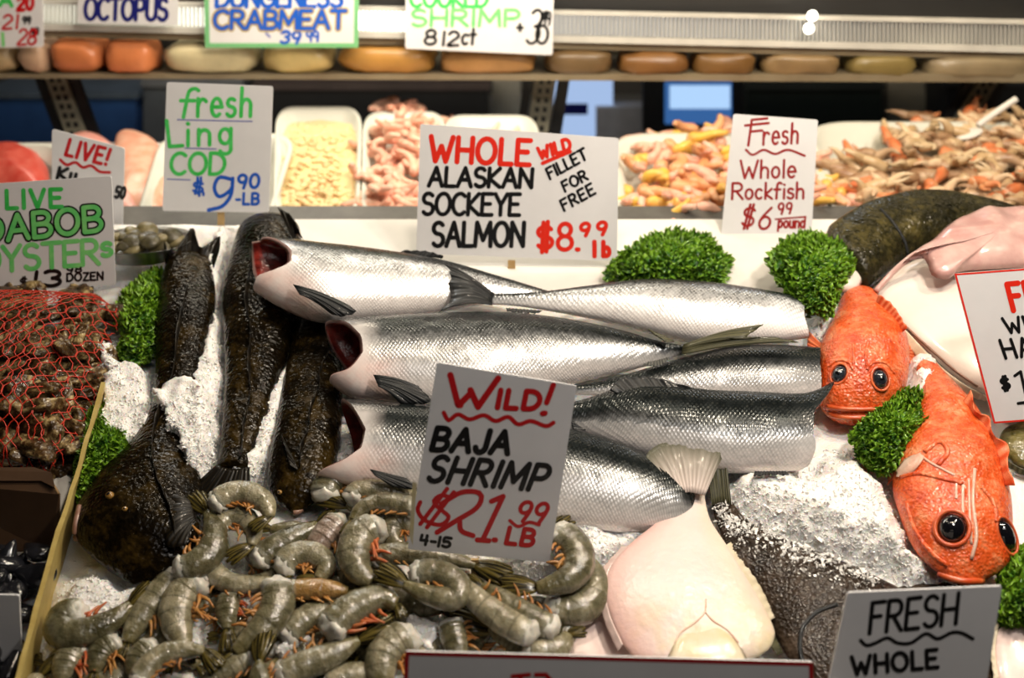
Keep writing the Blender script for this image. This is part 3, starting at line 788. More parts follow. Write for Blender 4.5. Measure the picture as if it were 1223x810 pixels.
sign('price_sign', 'white sign lettered Fresh Whole Rockfish in dark red, behind the parsley bunches', [(876, 136), (977, 143), (969, 286), (861, 284)], 1.93, 10, [
    ('darkred', 3.0, word('F', 893, 174, 912, 172, 30, .25) + [[(890, 150), (918, 147)]]),
    ('darkred', 3.0, word('resh', 911, 173, 953, 171, 24, .1, .2)),
    ('darkred', 2.8, wave([(891, 179), (899, 185), (912, 179), (926, 184), (941, 179), (961, 186)])),
    ('darkred', 2.9, word('Whole', 884, 213, 950, 212, 21, .05, .16)),
    ('darkred', 2.9, word('Rockfish', 874, 238, 960, 237, 19, .05, .14)),
    ('darkred', 3.0, word('$6', 884, 271, 918, 274, 26, .15, .3)),
    ('darkred', 2.6, word('99', 929, 256, 945, 255, 13, .15, .3)),
    ('darkred', 2.0, [[(926, 262), (962, 259)]]),
    ('darkred', 2.6, word('pound', 929, 272, 961, 272, 13, .1, .15)),
], stick=(915, 284, 915, 320, 8))

sign('price_sign', 'white sign lettered fresh Ling Cod in green, on a stick above the lingcod', [(199, 98), (326, 103), (321, 254), (194, 252)], 1.97, 8, [
    ('green', 4.6, word('f', 213, 140, 232, 140, 34, .15) + word('resh', 235, 139, 300, 139, 34, .04, .2)),
    ('violet', 1.6, [[(212, 143), (301, 145)]]),
    ('green', 4.6, word('L', 202, 175, 218, 174, 31, -.05) + word('ing', 223, 174, 277, 172, 30, .04, .3)),
    ('violet', 1.6, [[(221, 177), (258, 178)], [(200, 214), (227, 215)]]),
    ('green', 4.6, word('COD', 204, 208, 268, 208, 25, .05, .16)),
    ('blue', 3.0, word('$', 229, 230, 242, 231, 14, .1) + [[(236, 212), (236, 216)], [(240, 212), (240, 216)], [(238, 231), (238, 234)], [(243, 230), (243, 233)]]),
    ('blue', 4.4, [[tuple(q) for q in cr([(276, 214), (262, 212), (256, 224), (262, 235), (276, 226), (278, 213)], 24)], [tuple(q) for q in cr([(278, 213), (276, 232), (266, 246), (249, 251)], 14)]]),
    ('blue', 3.8, word('90', 284, 225, 309, 224, 16, .1, .25)),
    ('blue', 3.4, word('-LB', 282, 244, 309, 244, 13, .05, .3)),
], stick=(264, 253, 264, 285, 8))

sign('price_sign', 'white sign lettered LIVE! in red, partly hidden behind the oyster sign', [(62, 154), (149, 177), (146, 280), (62, 275)], 1.98, 6, [
    ('red', 4.4, word('LIVE!', 78, 185, 127, 197, 19, .05, .3)),
    ('red', 3.4, wave([(72, 191), (80, 197), (90, 194), (99, 200), (109, 198), (119, 205), (131, 206)])),
    ('black', 4.4, word('Ku', 68, 213, 90, 216, 13, .1, .25)),
    ('black', 3.6, word('50', 137, 236, 148, 237, 13, .1, .25)),
], stick=(104, 277, 104, 310, 8))

dab = word('DABOB', -20, 290, 122, 275, 29, .05, .20)
sign('price_sign', 'white sign lettered LIVE DABOB OYSTERS in green, stuck in the netted oysters', [(-45, 222), (133, 210), (138, 340), (-45, 352)], 1.735, 8, [
    ('green', 5.2, word('LIVE', 8, 249, 74, 247, 21, .0, .3)),
    ('black', 9.6, dab), ('lightgreen', 5.6, dab),
    ('lightgreen', 5.6, word('OYSTER', -24, 326, 118, 315, 29, .05, .14) + word('S', 121, 306, 133, 305, 15, .1)),
    ('black', 4.6, [[(44, 325), (41, 345)]] + word('3', 52, 342, 72, 341, 18, .1)),
    ('black', 2.0, word('$', 24, 343, 33, 342, 11, .1)),
    ('black', 2.4, word('98', 80, 326, 97, 325, 7, .1, .25)),
    ('black', 2.4, word('DOZEN', 80, 336, 123, 334, 9, .05, .25)),
], stick=(37, 346, 40, 372, 10))

sign('price_sign', 'white sign lettered FRESH WHOLE in black with a wavy underline, at the right front', [(1012, 708), (1197, 700), (1168, 880), (975, 885)], 0.93, 8, [
    ('black', 5.0, word('FRESH', 1038, 757, 1142, 745, 36, .22, .18)),
    ('black', 4.2, wave([(1028, 765), (1035, 771), (1046, 768), (1060, 762), (1072, 768), (1088, 768), (1106, 757), (1120, 763), (1136, 756), (1148, 756), (1162, 763)])),
    ('black', 5.0, word('WHOLE', 1018, 806, 1120, 797, 21, .05, .25)),
], holes=None)

sign('price_sign', 'white sign with thin red border leaning on the white halibut, partly out of frame', [(1140, 327), (1300, 315), (1340, 495), (1187, 506)], 1.40, 14, [
    ('brightred', 6.5, word('FRESH', 1210, 371, 1310, 361, 32, -.15, .25)),
    ('black', 3.6, word('WHOLE', 1203, 398, 1292, 390, 18, -.25, .25)),
    ('black', 3.8, word('HALIBUT', 1201, 428, 1316, 418, 22, -.25, .25)),
    ('black', 3.6, word('$', 1197, 466, 1207, 465, 15, -.1) + [[(1212, 449), (1219, 444), (1227, 480)], [(1216, 482), (1238, 479)]]),
], border=('brightred', 2.2))

sign('price_sign', 'white sign with dark red border along the bottom edge of the picture', [(484, 778), (971, 791), (980, 1030), (472, 1020)], 0.86, 8, [
    ('red', 5.0, [[(612, 808), (632, 806)], [(640, 806), (652, 806)], [(652, 806), (660, 815)], [(622, 808), (620, 850)]]),
], border=('redborder', 5.0))

sign('price_sign', 'plain white card standing at the bottom left corner beside the mussels', [(-30, 710), (23, 711), (29, 850), (-30, 850)], 1.02, 5, [])

sign('price_sign', 'white sign lettered OCTOPUS in navy, hanging before the bright left light strip', [(93, -40), (213, -40), (212, 30), (93, 28)], 2.495, 0, [
    ('navy', 5.0, word('OCTOPUS', 101, 23, 199, 24, 25, .04, .14))])
cm = word('CRABMEAT', 256, 34, 412, 34, 21, .04, .14)
sign('price_sign', 'white sign with green border lettered DUNGENESS CRABMEAT in blue', [(243, -60), (429, -60), (428, 57), (245, 57)], 2.495, 0, [
    ('blue', 5.0, word('DUNGENESS', 258, 8, 408, 8, 22, .04, .14)),
    ('gold', 8.0, cm), ('blue', 4.6, cm),
    ('violet', 3.0, [[(318, 40), (322, 44)], [(336, 40), (345, 38)]]),
    ('blue', 3.6, word('39', 335, 51, 357, 52, 14, .15, .2)),
    ('blue', 2.8, word('99', 367, 49, 381, 49, 12, -.1, .2)),
], border=('greenborder', 5.5))
sign('price_sign', 'white sign lettered COOKED SHRIMP in green, hanging at the top of the case', [(485, -60), (662, -55), (660, 66), (484, 58)], 2.495, 0, [
    ('green', 4.4, word('COOKED', 490, 8, 582, 8, 22, .04, .14)),
    ('lightgreen', 4.4, word('SHRIMP', 491, 31, 620, 31, 19, .04, .2)),
    ('black', 3.6, word('8', 507, 53, 520, 53, 17, .1) + word('12', 528, 54, 547, 54, 16, .1, .2) + word('ct', 551, 53, 567, 53, 19, .1, .1)),
    ('black', 3.6, word('3', 628, 52, 642, 52, 40, .2) + word('6', 640, 52, 654, 52, 38, .05) + [[(618, 33), (624, 33)], [(621, 29), (621, 37)]]),
    ('black', 2.6, word('99', 648, 30, 657, 30, 16, .05, .2)),
])
sign('price_sign', 'white sign with red and green prices, cut off at the top left corner', [(-50, -45), (50, -45), (52, 56), (-50, 58)], 2.495, 0, [
    ('red', 4.6, word('20', 21, 12, 39, 11, 15, .1, .25)),
    ('green', 4.6, word('A', 0, 7, 14, 7, 14)),
    ('red', 3.0, word('21', 3, 34, 21, 34, 16, .1, .3) + word('28', 21, 53, 42, 53, 18, .15, .15)),
    ('lightgreen', 3.8, [[(3, 40), (4, 54)]]),
    ('black', 2.4, word('99', 27, 28, 36, 28, 8, .1, .2) + word('99', 37, 42, 46, 41, 8, .1, .2)),
])

# ------------------------------------------------------------------ the case behind
D = 2.52
M['shelfglass'] = plain('shelf_edge', (0.24, 0.20, 0.13), (0.17, 0.13, 0.08), 5, 0.3)
ls = thing('light_strip', 'long glowing louvred light strip across the top of the case', 'light', wp(611, 60, D))
def quadbox(p, th):
    """box whose front is four world points (loop) extruded back by th along +y"""
    b = [Vector(q) + Vector((0, th, 0)) for q in p]
    return box8([p[0], p[1], b[1], b[0], p[3], p[2], b[2], b[3]])
def pxbox(x0, y0, x1, y1, d, th, y0r=None, y1r=None):
    y0r = y0 if y0r is None else y0r; y1r = y1 if y1r is None else y1r
    return quadbox([wp(x0, y1, d), wp(x1, y1r, d), wp(x1, y0r, d), wp(x0, y0, d)], th)
M['diffuser'] = emissive('lamp_diffuser', (1.0, 0.97, 0.82), 3.2)
M['diffuserdim'] = emissive('lamp_diffuser_dim', (1.0, 0.95, 0.86), 0.45)
M['louver'] = plain('louver_white', (0.60, 0.59, 0.54), (0.5, 0.49, 0.45), 10, 0.4)
def ly(base, x): return base + {'t': .0205, 'b': .023, 'f': .018}['t' if base < 10 else 'f' if base > 40 else 'b'] * x
def strip(x0, x1, ya, yb, d, th, da=0, db=0):
    return pxbox(x0, ly(ya, x0) + da, x1, ly(yb, x0) + db, d, th, ly(ya, x1) + da, ly(yb, x1) + db)
mk('diffuser', strip(-140, 640, 3, 28, D + .03, .02), M['diffuser'], ls, smooth=False, label='bright end of the glowing diffuser')
mk('diffuser', strip(640, 1360, 3, 28, D + .03, .02), M['diffuserdim'], ls, smooth=False, label='dim end of the glowing diffuser')
mk('rail', strip(-140, 1360, 3, 3, D, .05, -4, 1), M['louver'], ls, smooth=False, label='upper white rail')
mk('rail', strip(-140, 1360, 28, 28, D, .04, 0, 7), M['louver'], ls, smooth=False, label='lower white rail')
mk('valance', strip(-140, 1360, 28, 28, D + .012, .02, 7, 15), M['shelfglass'], ls, smooth=False, label='dull valance below the rail')
fv, ff = [], []
x = -135.0
while x < 1355:
    q = pxbox(x, ly(3, x) + 1, x + 1.2, ly(28, x), D + .005, .022)
    b = len(fv); fv += q['v']; ff += [tuple(b + k for k in fc) for fc in q['f']]; x += 5.0
o = mk('louver_fin', dict(v=fv, f=ff), M['louver'], ls, smooth=False); o['kind'] = 'stuff'
# glass shelf with wrapped fillets on it, seen through the case front
us = thing('upper_shelf', 'narrow shelf running across the case under the light strip', 'shelf', wp(611, 92, D))
mk('board', pxbox(-140, 88.5, 1360, 93, D, .30, 89, 99), M['shelfglass'], us, smooth=False)
mk('back', pxbox(-140, 60, 1360, 88, D + .29, .01), M['shelfglass'], us, smooth=False)
filcol = [((-60, 28), (0.42, 0.33, 0.20)), ((30, 66), (0.50, 0.36, 0.27)), ((68, 128), (0.62, 0.22, 0.09)), ((132, 190), (0.68, 0.24, 0.10)), ((200, 310), (0.62, 0.58, 0.40)), ((318, 400), (0.60, 0.50, 0.24)),
          ((408, 520), (0.60, 0.33, 0.09)), ((526, 640), (0.56, 0.32, 0.13)), ((650, 730), (0.30, 0.20, 0.10)), ((738, 820), (0.40, 0.20, 0.07)), ((826, 900), (0.36, 0.20, 0.07)), ((908, 1000), (0.48, 0.34, 0.18)), ((1008, 1090), (0.45, 0.36, 0.14)), ((1100, 1230), (0.50, 0.42, 0.28))]
fname = ['a dull tan', 'a pale pinkish tan', 'a deep orange', 'a bright orange', 'a cream white', 'a pale yellow', 'a long amber', 'a reddish amber', 'a dark brown', 'a rust brown', 'a second rust brown', 'a light tan', 'a mustard tan', 'a large beige']
where = ['at the far left end', 'under the octopus sign\'s left', 'left of the brighter orange one', 'beneath the octopus sign', 'beneath the crabmeat sign', 'at the right of the crabmeat sign', 'left below the cooked shrimp sign', 'below the cooked shrimp sign', 'right of the cooked shrimp sign', 'above the bright monitor', 'left above the rockfish sign', 'above the rockfish sign', 'above the heap of crab pieces', 'at the far right end']
for (xx, c), nm, wh in zip(filcol, fname, where):
    sl = lambda x: max(0.0, (x - 300) / 1060.0)
    x0, x1 = xx; y1 = 87 + 6 * sl(x0); y0 = 45 + .018 * x0
    a, b, t = wp(x0, y1, D + .04), wp(x1, y1, D + .04), wp(x0, y0, D + .04)
    cen = (a + b) / 2 + Vector((0, .025, (t.z - a.z) / 2))
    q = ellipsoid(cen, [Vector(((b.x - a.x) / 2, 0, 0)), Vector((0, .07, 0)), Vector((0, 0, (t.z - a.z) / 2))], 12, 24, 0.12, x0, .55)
    dk = 1.0 if x0 < 400 else (.75 if x0 < 640 else .5)  # dimmer light towards the right is put into the fillet colours
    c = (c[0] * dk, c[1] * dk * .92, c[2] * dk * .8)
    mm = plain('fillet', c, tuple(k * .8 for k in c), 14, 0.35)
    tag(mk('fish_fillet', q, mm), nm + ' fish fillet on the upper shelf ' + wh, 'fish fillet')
# dark hood above the strip and slotted uprights
hd = tag(mk('case_hood', pxbox(-140, -60, 1360, -6, D + .02, .25, -60, 26), plain('hood_grey', (0.030, 0.030, 0.034), rough=0.35)), 'dark grey hood above the louvred light strip', 'hood')
def upright(label, x0, y0, x1, y1, w, d, flip):
    root = thing('slotted_upright', label, 'upright', wp(x1, y1, d))
    def bar(off, ww, dd, mat, nm):
        a, b = wp(x0 + off, y0, d + dd), wp(x1 + off, y1, d + dd); hw = ww / ppm(a) / 2
        mk(nm, box8([b + Vector((-hw, 0, 0)), b + Vector((hw, 0, 0)), b + Vector((hw, .015, 0)), b + Vector((-hw, .015, 0)), a + Vector((-hw, 0, 0)), a + Vector((hw, 0, 0)), a + Vector((hw, .015, 0)), a + Vector((-hw, .015, 0))]), mat, root, smooth=False)
    bar(0, w * .55, 0, M['upsteel'], 'rail')
    bar(w * .48 * flip, w * .30, .01, M['darksteel'], 'edge_strip'); bar(-w * .44 * flip, w * .22, .01, M['darksteel'], 'edge_strip')
    for k in range(7):
        for s in (-1, 1):
            t = (k + .5) / 7; x = x0 + (x1 - x0) * t + s * w * .10; y = y0 + (y1 - y0) * t
            c = wp(x, y, d - .002); hw = w * .055 / ppm(c); hh = 3.0 / ppm(c)
            mk('slot', abox(c.x - hw, c.x + hw, c.y, c.y + .004, c.z - hh, c.z + hh), M['darksteel'], root, smooth=False)
M['upsteel'] = plain('upright_steel', (0.34, 0.32, 0.24), (0.26, 0.25, 0.19), 20, 0.5)
upright('slotted steel upright leaning left, above the LIVE! sign', 64, 90, 92, 165, 44, 2.66, 1)
upright('dark slotted upright behind the sockeye salmon sign', 652, 92, 640, 170, 46, 2.66, 1)
upright('slotted steel upright leaning right, behind the crab heap', 1182, 96, 1140, 160, 44, 2.70, -1)

# blurred things beyond the case
def backbox(name, label, cat, x0, y0, x1, y1, d, th, m, y0r=None, y1r=None):
    return tag(mk(name, pxbox(x0, y0, x1, y1, d, th, y0r, y1r), m, smooth=False), label, cat)
def pl(c, r=0.6): return plain('cloth', c, tuple(k * .7 for k in c), 6, r)
kb = thing('work_table', 'dark work table behind the case, seen under the shelf', 'table', (0, 3.9, 0))
mk('top', abox(-2.2, 2.2, 3.4, 4.6, 0.70, 0.74), M['counter'], kb, smooth=False)
for sx in (-2.1, 2.1):
    for sy in (3.5, 4.5):
        mk('leg', abox(sx - .03, sx + .03, sy - .03, sy + .03, 0, .70), M['counter'], kb, smooth=False)
def tote(label, x0, y0, x1, y1, d, m, rim):
    y1 = 405 - FPX * math.tan(R(PITCH) - math.atan(.905 / (d + .02)))
    r = thing('storage_tote', label, 'tote', wp((x0 + x1) / 2, y1, d))
    mk('body', pxbox(x0 + 3, y0 + 6, x1 - 3, y1, d, .25), m, r, smooth=False)
    mk('rim', pxbox(x0, y0, x1, y0 + 8, d - .01, .27), rim, r, smooth=False)
tote('blue storage tote behind the case at the far left', -30, 110, 165, 200, 3.45, pl((0.03, 0.10, 0.30)), pl((0.10, 0.13, 0.17)))
tote('grey storage tote behind the ling cod sign', 168, 96, 290, 200, 3.5, pl((0.12, 0.13, 0.14)), pl((0.2, 0.2, 0.2)))
tote('black storage tote behind the pale trays', 300, 100, 585, 200, 3.6, pl((0.02, 0.018, 0.017)), pl((0.10, 0.07, 0.06)))
backbox('wall_post', 'beige post rising behind the third tray', 'post', 588, 60, 622, 210, 3.7, .1, pl((0.30, 0.27, 0.20)))
M['posterblue'] = emissive('backlit_poster', (0.45, 0.62, 0.95), 0.75)
M['screen'] = emissive('screen_blue', (0.06, 0.20, 0.55), 0.55)
M['screenlight'] = emissive('screen_window', (0.45, 0.68, 1.0), 0.9)
ps = thing('backlit_sign', 'pale blue backlit panel behind the sockeye salmon sign', 'sign', wp(700, 160, 3.5))
mk('panel', pxbox(662, 92, 732, 193, 3.5, .03), M['posterblue'], ps, smooth=False)
mk('lettering', pxbox(672, 124, 702, 137, 3.49, .005), M['navy'], ps, smooth=False)
mo = thing('monitor', 'bright blue monitor left of the rockfish sign', 'monitor', wp(826, 150, 3.4))
mk('casing', pxbox(768, 88, 888, 158, 3.4, .04), M['darksteel'], mo, smooth=False)
mk('screen', pxbox(794, 98, 874, 148, 3.395, .004), M['screen'], mo, smooth=False)
mk('window', pxbox(800, 102, 872, 130, 3.392, .002), M['screenlight'], bpy.data.objects.get(mo.name), smooth=False)
mk('stand', pxbox(815, 158, 840, 194, 3.41, .04), M['darksteel'], mo, smooth=False)
backbox('paper_stack', 'white crumpled paper stack beside the pale blue panel', 'paper', 712, 128, 778, 190, 3.47, .1, pl((0.55, 0.55, 0.58)))
tote('dark green tote behind the rockfish sign', 890, 100, 1056, 220, 3.6, pl((0.008, 0.016, 0.013)), pl((0.02, 0.025, 0.022)))
backbox('wall_post', 'beige post behind the crab heap', 'post', 1060, 60, 1122, 220, 3.7, .1, pl((0.22, 0.20, 0.15)))
tote('black tote behind the crab heap at the far right', 1128, 96, 1300, 220, 3.5, pl((0.010, 0.010, 0.011)), pl((0.03, 0.03, 0.03)))
for lab, x, y in (('small glowing ball made as a bulb reflection before the louvred strip, the upper of two', 970, 19), ('small glowing ball made as a bulb reflection before the louvred strip, the lower of two', 966, 34)):  # lamp reflections in the case glass, modelled as small glowing balls
    c = wp(x, y, D - .03); r = .0125
    lb = thing('bulb_reflection', lab, 'reflection', c)
    mk('glow_ball', ellipsoid(c, [Vector((r, 0, 0)), Vector((0, r, 0)), Vector((0, 0, r))]), emissive('reflection_glow', (1.0, 0.93, 0.75), 6.0), lb)
    mk('ball_mount', tube([c + Vector((0, .010, 0)), c + Vector((0, .030, 0))], .006), M['darksteel'], lb)

# trays on the shelf behind the bed
def tray(label, x0, x1, yf, yb, skew=0, h=0.055):
    """open rounded plastic tray standing on the shelf, from pixel corners of its rim"""
    C = [SHELF(x0, yf, h), SHELF(x1, yf, h), SHELF(x1 + skew, yb, h), SHELF(x0 + skew, yb, h)]
    cen = sum(C, Vector()) / 4; o = SHELF.uvh(cen)
    def ring(sc, hh, n=10, rr=.22):
        out = []
        for i in range(4):
            p, q, s = C[i - 1], C[i], C[(i + 1) % 4]
            for k in range(n):
                t = k / (n - 1)
                a = q + (p - q) * rr; b = q + (s - q) * rr
                out.append(a * (1 - t) ** 2 + q * 2 * t * (1 - t) + b * t * t)
        return [cen + (w - cen) * sc + SHELF.N * hh for w in out]
    rs = [ring(.86, -h), ring(.95, -.012), ring(1.0, -.012), ring(1.02, -.004), ring(1.0, 0.002), ring(.93, 0), ring(.84, -h + .006)]
    n = len(rs[0]); v = [w for r in rs for w in r]; f = []
    for i in range(len(rs) - 1):
        for j in range(n): f.append((i * n + j, i * n + (j + 1) % n, (i + 1) * n + (j + 1) % n, (i + 1) * n + j))
    f.append(tuple(range(n - 1, -1, -1))); f.append(tuple((len(rs) - 1) * n + j for j in range(n)))
    return tag(mk('plastic_tray', dict(v=v, f=f), M['tray']), label, 'tray')
tray('white plastic tray of pale yellow shrimp meat right of the ling cod sign', 326, 428, 262, 128, 4)
tray('white plastic tray heaped with pink prawns left of the sockeye sign', 432, 530, 266, 134, 2)
tray('white plastic tray peeking above the sockeye salmon sign', 535, 648, 266, 138, -6)
tray('white plastic tray of pink fillets behind the ling cod sign', 158, 318, 274, 160, 36)
tray('white plastic tray of dark red fish behind the oyster sign', -70, 56, 262, 172, 20)
tray('wide white tray under the heap of pink and yellow prawns', 742, 992, 292, 160, -14)
tray('wide white tray under the heap of crab pieces', 1000, 1280, 262, 146, -40)
def curl(L, r, k, seed):
    rnd = random.Random(seed); pts = []
    for i in range(7):
        a = k * i / 6; pts.append(Vector((L * (math.sin(a) / k), L * ((1 - math.cos(a)) / k), .15 * r * rnd.uniform(-1, 1))))
    return tube(pts, lambda t: r * (1.05 - .65 * t) * (1 - max(0, .15 - t) * 3), 8, 12)
def heap(name, label, cat, group, poly, n, hmax, protos, mats, size, seed, layers=3):
    rnd = random.Random(seed); cx = sum(p[0] for p in poly) / len(poly); cy = sum(p[1] for p in poly) / len(poly)
    xs = [p[0] for p in poly]; ys = [p[1] for p in poly]; base = []
    for i, q in enumerate(protos):
        for m in mats:
            base.append(mk(name, q, m, origin=(0, 0, 0)))
    k = 0; tries = 0
    while k < n and tries < n * 40:
        tries += 1
        x, y = rnd.uniform(min(xs), max(xs)), rnd.uniform(min(ys), max(ys))
        if not inpoly(x, y, poly): continue
        e = min(1.0, edist(x, y, poly) / 32.0)
        h = hmax * math.sqrt(e) * rnd.uniform(.82, 1.0) + .012
        # pixel polygon is the outline of the surface: place on the raised surface
        p = SHELF(x, y, h)
        o = base[k] if k < len(base) else base[rnd.randrange(len(base))].copy()
        if k >= len(base): COL.objects.link(o)
        o.location = p; s = size * rnd.uniform(.8, 1.2); o.scale = (s, s, s)
        o.rotation_euler = (rnd.uniform(-.5, .7), rnd.uniform(-.5, .5), rnd.uniform(0, 6.28))
        tag(o, label, cat, group); k += 1
def mound(name, label, cat, poly, h, m, lump=.006):
    return tag(mk(name, pillow(poly, 0.004, h, SHELF, 14, 72, lump, 0.02), m), label, cat)
prP = [curl(.045, .0085, 2.6, 1), curl(.05, .0075, 1.8, 2), curl(.04, .009, 3.4, 3)]
mp1 = plain('prawn_pink', (0.78, 0.36, 0.26), (0.80, 0.56, 0.42), 30, 0.3); mp2 = plain('prawn_pale', (0.78, 0.50, 0.36), (0.74, 0.27, 0.18), 26, 0.3); my = plain('prawn_yellow', (0.78, 0.50, 0.06), (0.80, 0.42, 0.16), 22, 0.3)
my2 = plain('prawn_peach', (0.72, 0.30, 0.12), (0.76, 0.46, 0.26), 26, 0.3)
heap('peeled_prawn', 'pink peeled prawn in the heaped tray left of the sockeye sign', 'prawn', 'pink prawns in the heaped tray', [(436, 262), (528, 262), (534, 150), (505, 128), (470, 118), (436, 150)], 120, .05, prP, [mp1, mp2, mp2], 1.7, 3)
heap('peeled_prawn', 'pink prawn lying in the tray above the sockeye sign', 'prawn', 'prawns in the tray above the sockeye sign', [(545, 200), (640, 200), (636, 152), (545, 150)], 20, .02, prP[:2], [mp1, mp2], 1.5, 4)
heap('cooked_prawn', 'pink and yellow cooked prawn in the big heap behind the parsley', 'prawn', 'cooked prawns in the big heap', [(742, 290), (1016, 292), (1024, 250), (985, 185), (930, 160), (860, 152), (800, 158), (768, 175), (742, 215)], 230, .06, prP, [mp2, my, my2, mp1], 1.9, 5)
def clawproto(seed):
    rnd = random.Random(seed)
    a = tube([(0, 0, 0), (.02, .006, .004), (.04, .004, 0)], lambda t: .011 * (1 - .5 * t), 9, 10)
    b = tube([(.036, .003, 0), (.055, .012, .004), (.070, .008, 0)], lambda t: .008 * (1 - .85 * t), 8, 8)
    c = tube([(.034, -.004, 0), (.052, -.010, .0), (.064, -.004, 0)], lambda t: .005 * (1 - .8 * t), 8, 8)
    return join(a, b, c)
mc = [plain('claw_tan', (0.50, 0.33, 0.16), (0.64, 0.50, 0.32), 26, 0.35), plain('claw_brown', (0.26, 0.13, 0.06), (0.62, 0.45, 0.28), 20, 0.35), plain('claw_cream', (0.68, 0.56, 0.38), (0.60, 0.36, 0.2), 22, 0.35)]
mc.append(plain('claw_red', (0.60, 0.14, 0.04), (0.66, 0.34, 0.16), 20, 0.35))
heap('crab_claw', 'tan and brown crab claw piece in the heap at the right back', 'crab claw', 'crab claws heaped at the right back', [(1010, 250), (1300, 252), (1300, 150), (1220, 142), (1130, 140), (1065, 150), (1020, 172), (1004, 205)], 210, .05, [clawproto(1), clawproto(2)], mc, 1.5, 6)
# uncountable shrimp meat in the yellow tray
rnd = random.Random(9); vf = None; parts = []
poly = [(332, 258), (424, 258), (426, 148), (390, 140), (350, 142), (334, 160)]
parts.append(pillow(poly, 0.01, .034, SHELF, 10, 48, .006, .02))
for i in range(420):
    x, y = rnd.uniform(332, 426), rnd.uniform(140, 258)
    if not inpoly(x, y, poly): continue
    e = min(1, edist(x, y, poly) / 30); p = SHELF(x, y, .012 + .034 * math.sqrt(e)); r = rnd.uniform(.004, .007)
    parts.append(ellipsoid(p, [Vector((r * 1.6, r * rnd.uniform(-1, 1), 0)), Vector((0, r, 0)), Vector((0, 0, r))], 5, 7))
tag(mk('shrimp_meat', join(*parts), plain('shrimp_meat_yellow', (0.80, 0.66, 0.34), (0.80, 0.54, 0.28), 30, 0.35)), 'loose heap of pale yellow shrimp meat in the white tray', 'shrimp meat', kind='stuff')
fil = lambda label, poly, h, c, c2, hh=0.02: tag(mk('fish_fillet', pillow(poly, hh, h, SHELF, 12, 60, .004, .1), plain('fillet_flesh', c, c2, 30, 0.3, 0.1)), label, 'fish fillet')
fil('dark red tuna fillet lying behind the oyster sign', [(-30, 232), (48, 235), (58, 205), (38, 180), (5, 176), (-30, 190)], .05, (0.50, 0.05, 0.035), (0.58, 0.11, 0.08))
fil('pink fillet lying in the tray behind the LIVE! sign', [(70, 232), (148, 262), (170, 250), (150, 190), (110, 158), (78, 170)], .03, (0.72, 0.30, 0.24), (0.76, 0.44, 0.40))
fil('pinkish orange fillet beside the ling cod sign', [(140, 250), (188, 258), (197, 210), (185, 168), (140, 160)], .028, (0.76, 0.34, 0.22), (0.78, 0.50, 0.38))
# serving scoop and its spoon end on the crab heap
sc = thing('serving_spoon', 'white handled serving spoon stuck in the crab heap at the right', 'spoon', SHELF(1170, 160, .08))
mk('handle', tube([SHELF(1168, 150, .085), SHELF(1190, 134, .11), SHELF(1214, 118, .14)], .008, 10, 12), M['foam'], sc)
mk('bowl', ellipsoid(SHELF(1158, 160, .075), [Vector((.030, .01, .01)), Vector((-.008, .022, 0)), Vector((0, 0, .008))]), M['foam'], sc)

# ------------------------------------------------------------------ crushed ice
ICE = [
 (.062, 18, [(112, 412), (135, 405), (150, 432), (165, 440), (182, 452), (190, 500), (196, 520), (180, 545), (150, 548), (130, 565), (118, 580), (98, 575), (104, 520), (122, 480)]),
 (.060, 12, [(250, 285), (282, 270), (266, 330), (260, 372), (270, 420), (268, 500), (262, 545), (240, 585), (215, 560), (205, 520), (190, 505), (222, 480), (236, 440), (252, 380), (246, 330)]),
 (.055, 10, [(346, 422), (354, 440), (342, 490), (327, 540), (312, 572), (285, 584), (266, 576), (290, 550), (318, 490)]),
 (.094, 12, [(188, 490), (208, 478), (232, 470), (262, 480), (264, 540), (250, 575), (236, 588), (222, 562), (204, 532)]),
 (.035, 8, [(392, 412), (432, 412), (446, 438), (400, 456)]),
 (.035, 8, [(398, 490), (436, 506), (444, 545), (400, 565)]),
 (.070, 55, [(858, 575), (878, 556), (910, 545), (960, 562), (985, 540), (1030, 540), (1062, 575), (1078, 610), (1098, 650), (1135, 700), (1090, 702), (1060, 688), (1000, 668), (950, 655), (930, 642), (880, 630), (858, 604)]),
 (.055, 30, [(520, 640), (640, 600), (690, 606), (740, 632), (780, 622), (806, 606), (806, 640), (760, 660), (730, 690), (715, 690), (690, 700), (600, 700), (540, 690)]),
 (.045, 16, [(40, 800), (62, 750), (80, 700), (110, 686), (150, 700), (200, 695), (160, 740), (110, 780), (62, 805)]),
 (.040, 14, [(960, 385), (990, 362), (1010, 345), (1012, 372), (985, 410), (960, 420)]),
 (.065, 10, [(1084, 436), (1108, 430), (1122, 470), (1108, 505), (1088, 490)]),
 (.022, 30, [(60, 680), (250, 600), (380, 590), (520, 620), (720, 660), (740, 860), (20, 860)]),
 (.045, 10, [(325, 690), (350, 672), (372, 690), (350, 712), (330, 705)]),
 (.055, 10, [(478, 745), (500, 732), (525, 745), (522, 790), (485, 785)]),
 (.055, 8, [(328, 775), (372, 758), (388, 748), (375, 785), (340, 795)]),
 (.050, 8, [(400, 672), (415, 665), (425, 700), (405, 705)]),
 (.045, 10, [(275, 705), (320, 690), (322, 740), (285, 745)]),
 (.040, 10, [(150, 735), (215, 730), (225, 775), (160, 775)]),
 (.030, 14, [(846, 560), (868, 600), (872, 660), (846, 640)]),
]
